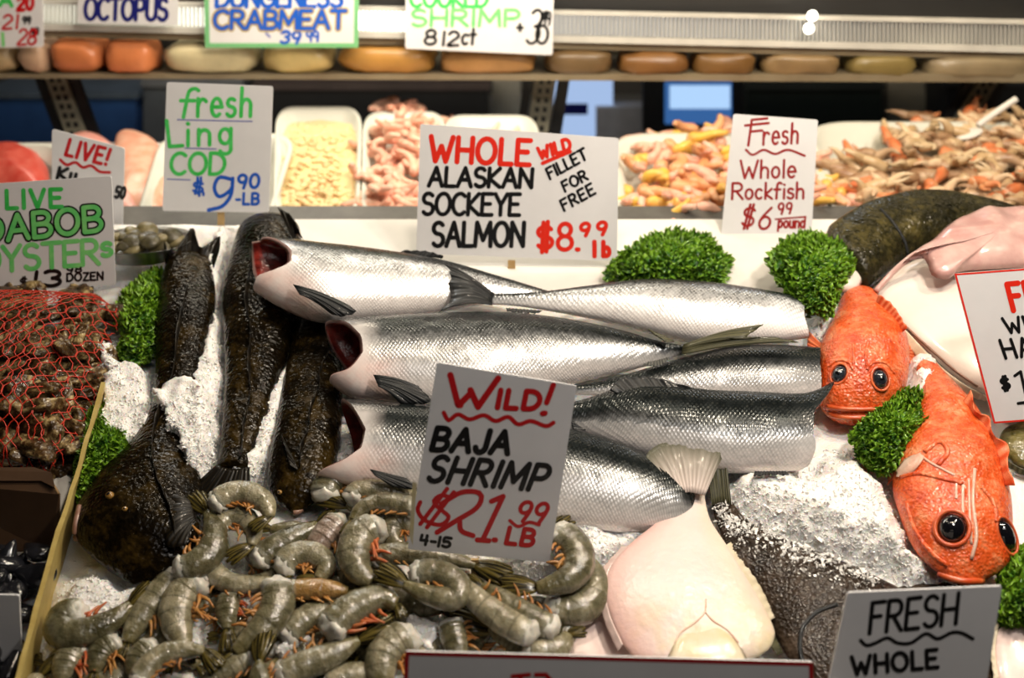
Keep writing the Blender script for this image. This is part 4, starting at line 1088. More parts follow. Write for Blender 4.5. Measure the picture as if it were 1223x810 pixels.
def ice_h(px, py):
    px += 9 * noise.noise(Vector((px * .045, py * .045, 0))) + 4 * noise.noise(Vector((px * .15, py * .15, 3)))
    py += 9 * noise.noise(Vector((px * .045, py * .045, 7))) + 4 * noise.noise(Vector((px * .15, py * .15, 9)))
    h = 0.0
    for H, soft, poly in ICE:
        if inpoly(px, py, poly):
            h = max(h, H * sm(0, 1, min(1.0, .25 + edist(px, py, poly) / soft)))
        else:
            e = edist(px, py, poly)
            if e < soft: h = max(h, H * .25 * (1 - e / soft))
    return h
nu, nv = 330, 210
U0, U1, V0, V1 = -1.0, 1.15, -0.66, 0.42
v, f = [], []
for i in range(nv):
    for j in range(nu):
        u = U0 + (U1 - U0) * j / (nu - 1); w = V0 + (V1 - V0) * i / (nv - 1)
        px, py = proj(BED.at(u, w, 0.03))
        h = ice_h(px, py)
        q = Vector((u, w, 0))
        h += (0.002 + h * .08) * noise.noise(q * 55) + (.001 + h * .045) * noise.noise(q * 140) + .004 * noise.noise(q * 14)
        v.append(BED.at(u, w, h))
for i in range(nv - 1):
    for j in range(nu - 1):
        a = i * nu + j; f.append((a, a + 1, a + nu + 1, a + nu))
ice = tag(mk('crushed_ice', dict(v=v, f=f), M['ice']), 'white crushed ice spread under and between the fish and shrimp', 'ice', kind='stuff')
rnd = random.Random(21); parts_v, parts_f = [], []
IB = BVHTree.FromPolygons([tuple(q) for q in v], f)
cnt = 0
for H, soft, poly in ICE:
    xs = [p[0] for p in poly]; ys = [p[1] for p in poly]
    A = (max(xs) - min(xs)) * (max(ys) - min(ys))
    n = int(A * (.12 if H > .025 else .015))
    for k in range(n):
        x, y = rnd.uniform(min(xs) - 4, max(xs) + 4), rnd.uniform(min(ys) - 4, max(ys) + 4)
        if not inpoly(x, y, poly) and edist(x, y, poly) > 4: continue
        hit = IB.ray_cast(CAM, ray(x, y))
        if hit[0] is None: continue
        c = hit[0] + hit[1] * rnd.uniform(-.0015, .001)
        r = rnd.uniform(.0014, .0038) * (1.35 if rnd.random() < .1 else 1)
        b = len(parts_v)
        ax = [Vector((rnd.gauss(0, 1), rnd.gauss(0, 1), rnd.gauss(0, 1))).normalized() for _ in range(3)]
        for d in (ax[0], -ax[0], ax[1], -ax[1], ax[2] * .6, -ax[2] * .7):
            parts_v.append(c + d * (r * rnd.uniform(.6, 1.35)))
        for t in ((0, 2, 4), (2, 1, 4), (1, 3, 4), (3, 0, 4), (2, 0, 5), (1, 2, 5), (3, 1, 5), (0, 3, 5)):
            parts_f.append(tuple(b + q for q in t))
        cnt += 1
tag(mk('ice_chips', dict(v=parts_v, f=parts_f), M['chip'], smooth=False), 'loose glinting chips lying all over the crushed ice', 'ice chips', kind='stuff')

# ------------------------------------------------------------------ fish
def base_of(vf):
    a = np.array([tuple(q) for q in vf['v']]); return Vector(((a[:, 0].min() + a[:, 0].max()) / 2, (a[:, 1].min() + a[:, 1].max()) / 2, a[:, 2].min()))
def fish(name, label, cat, body, mat, group=None, bodyname='body'):
    root = thing(name, label, cat, base_of(body), group)
    mk(bodyname, body, mat, root)
    return root
def on_surface(tree, px, py, off=0.0):
    d = ray(px, py).normalized(); hit = tree.ray_cast(CAM, d)
    if hit[0] is None: return None, None
    n = hit[1] if hit[1].dot(d) < 0 else -hit[1]
    return hit[0] + n * off, n
def frame_n(n):
    a = n.cross(Vector((0, 0, 1))); a = a if a.length > .1 else n.cross(Vector((1, 0, 0))); a.normalize(); return a, n.cross(a).normalized()
def line_on(tree, pts, rad, off=0.0, seg=24):
    out = []
    for x, y in cr(pts, seg):
        p, n = on_surface(tree, x, y, off)
        if p is not None: out.append(p)
    return tube(out, rad, 7) if len(out) > 2 else None

def salmon(label, pairs, hA, hB, mat, s0=None, s0u=None, gut=True, k=.52, fins=(), ends=(0, 0), group='whole headless salmon', bow=0.0):
    b = loft(pairs, hA, hB, k, 90, 44, s0, s0u, ends=ends, bow=bow)
    root = fish('sockeye_salmon', label, 'salmon', b, M[mat])
    if gut: mk('gut_cavity', cavity(b), M['gut'], root, label='dark red gut opening with pale rim')
    for nm, mt, args in fins: mk(nm, fin(**args), M[mt], root)
    return root, b
# left-facing, top row
salmon('silvery salmon of the top left, its red cut end over the lingcod',
  [(301, 284, 303, 345), (330, 287, 338, 366), (372, 291, 388, 385), (430, 297, 440, 384), (490, 305, 500, 378), (540, 314, 540, 370), (600, 331, 588, 362), (640, 343, 628, 360), (672, 353, 662, 364)],
  [(0, .145), (.2, .125), (.5, .075), (1, .055)], [(0, .135), (.2, .115), (.5, .065), (1, .050)], 'salA', [(0, .030), (.15, .075), (.40, .125), (.60, .120), (.76, .06), (.9, .01), (1, .0)], [(0, .0), (.4, .005), (.7, .03), (1, .0)],
  fins=[('dorsal_fin', 'finblack', dict(base=[(474, 303), (528, 309)], tip=[(484, 299), (510, 300), (530, 306)], hb=.075, ht=.08)),
        ('pectoral_fin', 'finblack', dict(base=[(350, 340), (358, 352)], tip=[(418, 366), (425, 373), (406, 378), (392, 372)], hb=.160, ht=.142, sag=.006, th=.003)),
        ('tail_fin', 'finblack', dict(base=[(670, 354), (664, 364)], tip=[(706, 350), (696, 362), (704, 374)], hb=.055, ht=.05))])
# right-facing, top row
salmon('pale bright salmon of the top row, pointing right under the parsley, dark tail leftmost',
  [(960, 362, 966, 404), (935, 352, 930, 410), (880, 344, 872, 413), (830, 339, 815, 411), (770, 337, 762, 398), (710, 343, 703, 383), (655, 349, 648, 372), (615, 351, 612, 366), (588, 351, 586, 364)],
  .074, .062, 'salB', [(0, .0), (.3, .012), (.6, .016), (1, .0)], bow=.006,
  fins=[('tail_fin', 'finblack', dict(base=[(590, 351), (588, 358), (588, 365)], tip=[(514, 309), (527, 325), (537, 343), (538, 358), (524, 373)], hb=.080, ht=.092, rays=14, sag=.012)),
        ('anal_fin', 'finblack', dict(base=[(648, 371), (604, 368)], tip=[(644, 374), (626, 374), (606, 372)], hb=.082, ht=.085)),
        ('pelvic_fin', 'finolive', dict(base=[(806, 408), (793, 402)], tip=[(797, 409), (782, 400), (772, 392)], hb=.085, ht=.09))])
# second row, left
salmon('big scaled salmon of the second row from the left, its jaw-like cut over the ice',
  [(388, 384, 394, 455), (420, 380, 430, 478), (500, 376, 510, 487), (560, 374, 570, 486), (620, 375, 630, 474), (680, 382, 690, 458), (740, 394, 740, 446), (785, 407, 785, 434), (818, 413, 816, 424)],
  [(0, .110), (.25, .085), (.5, .070), (1, .070)], [(0, .100), (.25, .065), (.5, .050), (1, .050)], 'salC', [(0, .0), (.2, .05), (.45, .092), (.65, .092), (.8, .06), (1, .0)], [(0, .0), (.2, .03), (.5, .07), (.8, .03), (1, .0)],
  fins=[('pectoral_fin', 'finblack', dict(base=[(446, 448), (452, 462)], tip=[(500, 462), (514, 480), (480, 484)], hb=.122, ht=.105, sag=.006, th=.003)),
        ('anal_fin', 'fingrey', dict(base=[(798, 427), (772, 433)], tip=[(800, 430), (786, 437), (768, 436)], hb=.07, ht=.075)),
        ('tail_fin', 'finolive', dict(base=[(816, 412), (815, 418), (814, 424)], tip=[(912, 388), (900, 396), (893, 404), (925, 403), (954, 409)], hb=.078, ht=.112, rays=12, sag=.008))])
salmon('grey scaled salmon of the third row at the right, squared end beside the rockfish',
  [(977, 416, 979, 480), (930, 413, 925, 482), (880, 414, 875, 482), (830, 424, 825, 480), (780, 438, 775, 476), (735, 451, 732, 474), (700, 459, 698, 472), (670, 463, 670, 472)],
  .052, .045, 'salD', [(0, .0), (.5, .012), (1, .0)],
  fins=[('tail_fin', 'fingrey', dict(base=[(672, 462), (672, 472)], tip=[(616, 446), (630, 466), (618, 490)], hb=.05, ht=.05))])
salmon('dark backed salmon of the fourth row, its pointed nape at the small rockfish face',
  [(996, 456, 966, 556), (962, 470, 950, 562), (900, 468, 893, 566), (850, 466, 845, 563), (800, 461, 795, 553), (750, 461, 745, 538), (700, 476, 696, 519), (655, 488, 652, 511), (630, 492, 628, 508)],
  .085, .060, 'salE', [(0, .0), (.15, .02), (.4, .07), (.7, .06), (1, .0)], [(0, .0), (.4, .05), (1, .0)],
  fins=[('dorsal_fin', 'finblack', dict(base=[(830, 466), (735, 470)], tip=[(822, 462), (780, 451), (742, 452), (728, 466)], hb=.10, ht=.105)),
        ('anal_fin', 'finblack', dict(base=[(690, 509), (700, 514)], tip=[(680, 500), (684, 512)], hb=.085, ht=.09)),
        ('pelvic_fin', 'finblack', dict(base=[(938, 563), (902, 563)], tip=[(942, 568), (922, 567), (900, 569)], hb=.075, ht=.08)),
        ('tail_fin', 'finblack', dict(base=[(632, 492), (630, 508)], tip=[(578, 466), (590, 496), (576, 528)], hb=.06, ht=.05))])
salmon('blue grey salmon of the lowest row behind the shrimp sign, its jaw-like cut at left',
  [(408, 477, 378, 570), (450, 479, 428, 584), (510, 484, 500, 596), (600, 496, 590, 614), (690, 515, 672, 630), (740, 529, 726, 636), (780, 546, 764, 636), (812, 566, 796, 632), (838, 590, 822, 630)],
  [(0, .095), (.3, .078), (1, .060)], [(0, .080), (.3, .055), (1, .045)], 'salF', [(0, .0), (.2, .045), (.5, .10), (.7, .10), (.85, .06), (1, .0)], [(0, .0), (.3, .05), (.6, .08), (.85, .04), (1, .0)],
  ends=(0, .05), fins=[('pectoral_fin', 'finblack', dict(base=[(442, 561), (448, 568)], tip=[(486, 572), (498, 584), (470, 582)], hb=.105, ht=.095, th=.003))])

# ------------------------------------------------------------------ lingcod
def lingcod(label, pairs, h, tail, k=.62, ends=(.10, .0), dorsal=None, eyes=(), pect=None, jaw=None, lump=.006, seed=0, hb=None):
    b = loft(pairs, h, h if hb is None else hb, k, 90, 44, ends=ends, lump=lump, seed=seed, p=.92)
    root = fish('lingcod', label, 'fish', b, M['ling'])
    T = bvh(b)
    if tail: mk('tail_fin', fin(**tail), M['lingfin'], root)
    if dorsal:
        # spiny ridge standing on the back along a line of pixels
        base = []
        for x, y in cr(dorsal, 60):
            p, n = on_surface(T, x, y)
            if p is not None: base.append((p, n))
        rows = [[p - n * .003 for p, n in base], [p + n * (.007 + .004 * abs(math.sin(i * .8))) + Vector((.004 * math.sin(i * .35), 0, 0)) for i, (p, n) in enumerate(base)]]
        mid = [(a + c) / 2 for a, c in zip(*rows)]
        mk('dorsal_fin', sheet([rows[0], mid, rows[1]], .002, None, 15, .0004), M['lingfin'], root)
    for (x, y, r) in eyes:
        p, n = on_surface(T, x, y)
        if p is None: continue
        a, c = frame_n(n); r /= ppm(p)
        e = mk('eye', ellipsoid(p, [a * r, c * r * .85, n * r * .7]), M['goldeye'], root, label='golden eye')
        q = p + n * r * .45
        mk('pupil', ellipsoid(q, [a * r * .5, c * r * .5, n * r * .32]), M['eye'], e)
    if pect:
        for q in pect: mk('pectoral_fin', fin(**q), M['lingfin'], root)
    if jaw:
        for pts, rad in jaw:
            t = line_on(T, pts, rad, .0)
            if t: mk('jaw', t, M['lingjaw'], root, label='pinkish brown jaw edge')
    return root, b
lingcod('largest black lingcod at the left, broad head down at the bottom, tail at the top',
  [(128, 697, 190, 699), (100, 672, 228, 686), (86, 640, 242, 652), (92, 608, 244, 615), (116, 572, 242, 575), (150, 535, 236, 535), (178, 495, 234, 495), (185, 450, 238, 450), (185, 410, 248, 410), (187, 370, 256, 370), (192, 340, 257, 340), (200, 310, 253, 310)],
  .050, dict(base=[(198, 322), (228, 318), (255, 322)], tip=[(196, 288), (206, 305), (229, 272), (240, 296), (262, 281), (262, 300)], hb=.05, ht=.075, rays=9), k=[(0, .42), (.3, .52), (.6, .62), (1, .5)], ends=(.14, .0),
  dorsal=[(208, 660), (200, 600), (180, 540), (200, 470), (214, 400), (222, 340)], eyes=[(131, 592, 6.0), (149, 608, 3.6)],
  pect=[dict(base=[(232, 600), (236, 622)], tip=[(200, 590), (196, 625), (200, 652), (222, 652)], hb=.075, ht=.085, sag=.006)],
  jaw=[([(95, 605), (90, 635), (98, 662), (112, 682)], .0045)], seed=1)
lingcod('middle lingcod, dark and slim, its tail fanned down over the shrimp',
  [(306, 257, 346, 255), (286, 274, 358, 272), (274, 310, 362, 310), (266, 350, 358, 350), (267, 400, 350, 400), (268, 450, 334, 450), (266, 500, 318, 500), (263, 535, 305, 535), (258, 562, 298, 562)],
  .048, dict(base=[(258, 556), (278, 560), (298, 558)], tip=[(232, 580), (250, 598), (276, 602), (300, 594)], hb=.06, ht=.045, rays=9), ends=(.08, .0),
  dorsal=[(300, 300), (296, 360), (300, 430), (294, 500), (284, 550)], seed=5, k=.6,
  pect=[dict(base=[(352, 292), (354, 276)], tip=[(332, 248), (348, 258), (362, 286)], hb=.075, ht=.10)])
lingcod('right lingcod under the salmon jaws, glossy head touching the shrimp',
  [(336, 613, 366, 614), (320, 592, 384, 594), (320, 556, 400, 556), (328, 512, 408, 512), (338, 462, 409, 462), (346, 420, 406, 420), (352, 388, 402, 388), (358, 352, 396, 352), (364, 322, 390, 322)],
  .040, None, ends=(.12, .02), dorsal=[(392, 410), (380, 460), (368, 510), (356, 560)], eyes=[(334, 588, 3.4)], seed=9,
  pect=[dict(base=[(352, 552), (356, 562)], tip=[(336, 520), (342, 540), (346, 556)], hb=.07, ht=.075)],
  jaw=[([(322, 600), (345, 613), (372, 606), (398, 598)], .004)], k=.6)

# ------------------------------------------------------------------ rockfish
def eyeball(root, T, x, y, r, mat='eye', ringm='rocklip', elong=1.15, out=.25):
    p, n = on_surface(T, x, y)
    if p is None: return
    d = (CAM - p).normalized(); n = (n * .75 + d * .25).normalized()
    a, c = frame_n(n); r = r / ppm(p)
    pts = [p + n * r * .10 + (a * math.cos(t) + c * elong * math.sin(t)) * (r * 1.16) for t in np.linspace(0, 2 * math.pi, 26)]
    mk('eye_rim', tube(pts, r * .17, 8, cap=False), M[ringm], root)
    e = mk('eye', ellipsoid(p - n * r * .25, [a * r, c * r * elong, n * r * 1.0], 14, 22), M[mat], root, label='large dark eye')
    mk('pupil', ellipsoid(p + n * r * .38, [a * r * .55, c * r * .62, n * r * .40], 10, 16), M['eye'], e)
b = loft([(1000, 503, 1044, 505), (984, 494, 1064, 497), (977, 474, 1077, 478), (975, 445, 1084, 448), (979, 412, 1082, 414), (990, 388, 1068, 388), (1000, 366, 1052, 364), (1006, 346, 1042, 345)], .045, .045,
         [(0, .55), (.25, .85), (.6, .9), (1, .8)], 80, 48, ends=(.16, .10), lump=.007, seed=3, dh=[(0, -.004), (.3, .004), (1, .0)])
rf = fish('rockfish', 'small orange rockfish facing the front, a parsley sprig at its chin', 'fish', b, M['rock']); T = bvh(b)
eyeball(rf, T, 1002, 447, 8.5, 'eyegrey', elong=1.3); eyeball(rf, T, 1051, 453, 9.5, 'eyegrey', elong=1.3)
for pts, rr in (([(987, 485), (1002, 488), (1024, 489), (1048, 488), (1066, 482)], .0042), ([(990, 494), (1004, 498), (1024, 499), (1046, 497), (1062, 491)], .0052)):
    t = line_on(T, pts, rr, .001)
    if t: mk('lip', t, M['rocklip'], rf)
for pts in ([(990, 438), (1000, 431), (1012, 432), (1018, 440)], [(1036, 440), (1044, 433), (1058, 434), (1068, 446)], [(1018, 442), (1020, 425), (1018, 408)], [(1036, 442), (1034, 425), (1037, 408)]):
    t = line_on(T, pts, .0026, -.0006)
    if t: mk('brow', t, M['rock'], rf)
mk('dorsal_fin', fin(base=[(1044, 366), (1074, 400)], tip=[(1050, 352), (1066, 364), (1084, 392)], hb=.085, ht=.11, rays=6), M['rockfin'], rf)
mk('pectoral_fin', fin(base=[(982, 412), (978, 428)], tip=[(966, 396), (964, 415), (970, 432)], hb=.05, ht=.03, rays=7), M['rockfin'], rf)
mk('pectoral_fin', fin(base=[(1080, 410), (1082, 430)], tip=[(1094, 400), (1098, 420), (1092, 440)], hb=.05, ht=.03, rays=7), M['rockfin'], rf)

b = loft([(1134, 699, 1176, 701), (1112, 684, 1192, 692), (1094, 656, 1206, 672), (1077, 622, 1210, 640), (1066, 588, 1207, 600), (1068, 556, 1199, 558), (1082, 520, 1184, 522), (1094, 488, 1164, 490), (1098, 460, 1140, 458), (1090, 434, 1112, 430)], .055, .050,
         [(0, .45), (.2, .62), (.5, .66), (1, .7)], 90, 52, ends=(.12, .04), lump=.007, seed=8)
rf = fish('rockfish', 'large orange rockfish lying head down, big black eye above the FRESH WHOLE sign', 'fish', b, M['rock']); T = bvh(b)
eyeball(rf, T, 1137, 631, 16.5, 'eye', elong=1.12)
eyeball(rf, T, 1202, 640, 11.5, 'eye', elong=1.7)
for pts, rr in (([(1108, 678), (1128, 688), (1150, 694), (1176, 694)], .005), ([(1112, 688), (1132, 696), (1152, 700), (1172, 699)], .0045)):
    t = line_on(T, pts, rr, .0)
    if t: mk('lip', t, M['rocklip'], rf)
for pts, rr, mt in (([(1076, 570), (1098, 566), (1126, 572), (1150, 578)], .0035, 'rock'), ([(1082, 600), (1092, 632), (1112, 660), (1132, 676)], .0035, 'rock'), ([(1164, 560), (1162, 600), (1166, 640), (1160, 668)], .0028, 'rockpale'),
                    ([(1150, 575), (1150, 610), (1153, 640)], .0024, 'rockpale'), ([(1142, 578), (1142, 596)], .002, 'rockpale'), ([(1157, 572), (1158, 610), (1160, 650)], .002, 'rockpale'), ([(1172, 582), (1186, 600), (1190, 624)], .004, 'rock'), ([(1100, 545), (1115, 555), (1140, 568)], .0022, 'rockpale'), ([(1104, 540), (1122, 528), (1132, 540), (1120, 556)], .004, 'rock')):
    t = line_on(T, pts, rr, .0)
    if t: mk('cheek_ridge', t, M[mt], rf)
p, n = on_surface(T, 1086, 556, .0)
a, c = frame_n(n)
mk('gill_patch', ellipsoid(p, [a * .016, c * .024, n * .003], 10, 16, .4, 3), M['rockpale'], rf, label='pale gill patch')
mk('dorsal_fin', fin(base=[(1150, 480), (1170, 505), (1190, 540), (1200, 580)], tip=[(1160, 466), (1166, 492), (1182, 498), (1186, 520), (1204, 530), (1204, 556), (1213, 580)], hb=.085, ht=.10, rays=8), M['rockfin'], rf)
mk('pectoral_fin', fin(base=[(1086, 540), (1078, 560)], tip=[(1072, 520), (1062, 548), (1060, 580)], hb=.06, ht=.035, rays=8), M['rockfin'], rf)

# ------------------------------------------------------------------ flatfish
b = loft([(800, 806, 880, 800), (768, 795, 910, 786), (743, 768, 925, 762), (728, 735, 921, 742), (722, 705, 905, 712), (728, 678, 888, 684), (752, 650, 868, 652), (784, 624, 850, 624), (802, 602, 843, 602), (806, 582, 841, 582)], .058, .058, .16, 80, 44, ends=(.10, .0), lump=.002)
fl = fish('flounder', 'white belly-up flounder with fanned tail, in the middle of the front', 'flatfish', b, M['floun']); T = bvh(b)
mk('tail_fin', fin(base=[(805, 592), (823, 588), (842, 592)], tip=[(770, 549), (778, 536), (800, 528), (830, 530), (856, 536), (862, 548)], hb=.075, ht=.088, rays=15, sag=.004), M['flountail'], fl)
mk('fringe_fin', fin(base=[(752, 652), (728, 680), (724, 706), (729, 736), (744, 770)], tip=[(742, 654), (718, 682), (716, 710), (722, 742), (738, 778)], hb=.060, ht=.052, rays=30, nj=60), M['flounpink'], fl)
mk('fringe_fin', fin(base=[(866, 652), (886, 684), (902, 712), (918, 742)], tip=[(873, 648), (895, 680), (912, 708), (925, 738)], hb=.060, ht=.052, rays=30, nj=60), M['halfringe'], fl)
for pts, rr in (([(843, 732), (852, 742), (868, 752), (882, 768)], .0014), ([(843, 716), (842, 731), (830, 744), (812, 757), (804, 775)], .0012), ([(808, 778), (822, 784), (846, 784), (862, 782)], .0035)):
    t = line_on(T, pts, rr, .0)
    if t: mk('gill_fold', t, M['rockpale'] if rr < .003 else M['halfringe'], fl)
mk('gill_cover', pillow([(795, 792), (804, 766), (822, 749), (846, 743), (870, 755), (888, 778), (892, 800), (860, 822), (815, 818)], .0685, .0105, BED, 8, 40, .004, .1), plain('gill_cover', (0.70, 0.60, 0.36), (0.76, 0.68, 0.54), 30, 0.28, 0.3, coat=0.5), fl, label='yellowish gill cover')
b = loft([(985, 850, 1100, 850), (955, 808, 1130, 808), (936, 780, 1125, 775), (915, 740, 1110, 740), (893, 702, 1085, 712), (868, 676, 1045, 690), (852, 660, 985, 664), (860, 640, 930, 640), (854, 620, 892, 620), (850, 596, 873, 596)], .040, .040, .24, 80, 44, ends=(.05, .0), lump=.004, seed=2)
fl = fish('flounder', 'dark brown flounder beneath the ice, behind the FRESH WHOLE sign', 'flatfish', b, M['floundark']); T = bvh(b); DARK = T
mk('tail_fin', fin(base=[(850, 604), (862, 600), (874, 604)], tip=[(842, 540), (850, 534), (862, 534), (866, 540)], hb=.045, ht=.078, rays=9), M['finolive'], fl)
mk('fringe_fin', fin(base=[(858, 664), (892, 702), (915, 742), (936, 780)], tip=[(840, 658), (880, 702), (905, 744), (928, 784)], hb=.042, ht=.048, rays=30, nj=60), M['finolive'], fl)
t = line_on(T, [(1000, 722), (975, 732), (958, 752), (956, 780), (964, 800)], .0028, .0003)
if t: mk('gill_fold', t, M['finblack'], fl)
b = loft([(1085, 690, 1135, 692), (1058, 718, 1182, 726), (1050, 760, 1195, 764), (1055, 800, 1194, 800), (1070, 850, 1180, 850)], .012, .012, .2, 50, 36, ends=(.1, .0))
fl = fish('flounder', 'dark flounder peeking right of the FRESH WHOLE sign', 'flatfish', b, M['floundark'])
mk('fringe_fin', fin(base=[(1130, 692), (1182, 726), (1194, 764), (1194, 800)], tip=[(1136, 686), (1188, 722), (1200, 762), (1199, 800)], hb=.012, ht=.012, rays=30, nj=60), M['finolive'], fl)
b = loft([(684, 700, 720, 700), (672, 730, 745, 730), (664, 770, 762, 772), (668, 810, 775, 812), (690, 860, 765, 860)], .022, .022, .16, 50, 36, ends=(.1, .0))
fl = fish('flounder', 'pink white flounder under the shrimp, left of the belly-up flounder', 'flatfish', b, M['flounpink'])
mk('fringe_fin', fin(base=[(716, 702), (744, 732), (762, 774), (772, 812)], tip=[(720, 698), (750, 730), (768, 772), (778, 810)], hb=.028, ht=.026, rays=30, nj=60), M['fingrey'], fl)
b = loft([(1192, 745, 1226, 735), (1188, 775, 1262, 765), (1192, 810, 1290, 800), (1210, 850, 1290, 850)], .03, .03, .18, 50, 36, ends=(.12, .0))
fl = fish('flounder', 'pale pink flounder at the bottom right corner below the parsley', 'flatfish', b, M['flounpink'])
mk('fringe_fin', fin(base=[(1194, 745), (1189, 775), (1193, 810)], tip=[(1188, 742), (1183, 775), (1187, 812)], hb=.032, ht=.03, rays=24, nj=50), M['halfringe'], fl)
b = loft([(1188, 520, 1200, 548), (1206, 508, 1222, 560), (1240, 500, 1250, 566), (1290, 510, 1290, 556)], .02, .02, .4, 50, 36, ends=(.15, .1))
fl = fish('flounder', 'olive flatfish lying in shadow below the halibut sign', 'flatfish', b, fish_dark('olive_skin', (0.05, 0.045, 0.012), (0.14, 0.12, 0.03), (0.34, 0.30, 0.14), 18, 80, .3, .3))
mk('fringe_fin', fin(base=[(1200, 548), (1222, 560), (1250, 566)], tip=[(1198, 554), (1222, 568), (1250, 574)], hb=.02, ht=.012, rays=14), M['finolive'], fl)

# halibut: dark one behind, white belly in front
b = loft([(978, 278, 1030, 352), (1008, 258, 1048, 336), (1050, 238, 1078, 314), (1100, 228, 1112, 302), (1150, 231, 1162, 294), (1205, 244, 1212, 292), (1270, 262, 1270, 300)], .075, .050, .5, 80, 44, ends=(.06, .0), lump=.005, seed=4)
fl = fish('halibut', 'dark olive halibut arching at the back right behind the white one', 'flatfish', b, M['hal']); T = bvh(b)
t = line_on(T, [(1052, 250), (1068, 268), (1080, 288), (1084, 304)], .003, .0004)
if t: mk('gill_fold', t, M['finblack'], fl)
mk('cut_face', pillow([(974, 282), (992, 276), (1018, 284), (1034, 300), (1032, 330), (1020, 348), (990, 344), (968, 315)], .06, .018, BED, 10, 48, .002, .3), M['halwhite'], fl, label='white cut face at the head end')
b = loft([(1046, 343, 1048, 354), (1066, 326, 1066, 376), (1090, 312, 1090, 402), (1120, 302, 1122, 434), (1150, 298, 1150, 457), (1180, 294, 1178, 472), (1230, 290, 1228, 492), (1300, 300, 1290, 505)], .060, .048, .20, 80, 44, ends=(.03, .0), lump=.002, seed=6)
fl = fish('halibut', 'white bellied halibut with pink flap, behind the red bordered sign', 'flatfish', b, M['halwhite']); T = bvh(b)
mk('fringe_fin', fin(base=[(1048, 356), (1066, 377), (1090, 403), (1122, 436), (1150, 458), (1180, 474)], tip=[(1040, 362), (1058, 386), (1084, 414), (1116, 446), (1146, 468), (1178, 480)], hb=.054, ht=.040, rays=40, nj=80), M['halfringe'], fl)
t = line_on(T, [(1062, 372), (1084, 392), (1110, 416), (1140, 442), (1168, 462)], .0022, .0)
if t: mk('skin_line', t, M['lingjaw'], fl)
mk('belly_flap', pillow([(1078, 314), (1092, 300), (1112, 288), (1136, 266), (1170, 252), (1225, 248), (1280, 262), (1285, 318), (1225, 320), (1150, 324), (1134, 333), (1114, 330), (1106, 312), (1094, 306)], .112, .030, BED, 12, 72, .010, .5), M['halflap'], fl, label='raised pink belly flap')
t = tube([BED(1046, 348, .07), BED(1062, 330, .085), BED(1080, 313, .108), BED(1096, 302, .118), BED(1108, 300, .125)], .0055, 8, 24)
mk('flap_edge', t, M['halflap'], fl)

# chips and crumbs of ice spilling over the dark flounder's back
rnd = random.Random(41); cv, cf = [], []
edge = cr([(858, 612), (880, 634), (930, 650), (955, 664), (1000, 678), (1050, 694)], 60)
for k in range(900):
    x, y = edge[rnd.randrange(60)]; t = abs(rnd.gauss(0, 1)); x += rnd.gauss(0, 7); y += -14 + t * 15
    p, n = on_surface(DARK, x, y, .001)
    hit = IB.ray_cast(CAM, ray(x, y))
    if p is None or (hit[0] is not None and (hit[0] - CAM).length < (p - CAM).length): continue
    r = rnd.uniform(.0018, .0052) / (1 + t * .35); o = len(cv); p = p + n * r * .3
    ax = [Vector((rnd.gauss(0, 1), rnd.gauss(0, 1), rnd.gauss(0, 1))).normalized() for _ in range(3)]
    for d in (ax[0], -ax[0], ax[1], -ax[1], ax[2] * .6, -ax[2] * .7): cv.append(p + d * (r * rnd.uniform(.6, 1.35)))
    for q in ((0, 2, 4), (2, 1, 4), (1, 3, 4), (3, 0, 4), (2, 0, 5), (1, 2, 5), (3, 1, 5), (0, 3, 5)): cf.append(tuple(o + i for i in q))
tag(mk('ice_chips', dict(v=cv, f=cf), M['chip'], smooth=False), 'crumbs of ice scattered on the dark flounder\'s back', 'ice chips', kind='stuff')

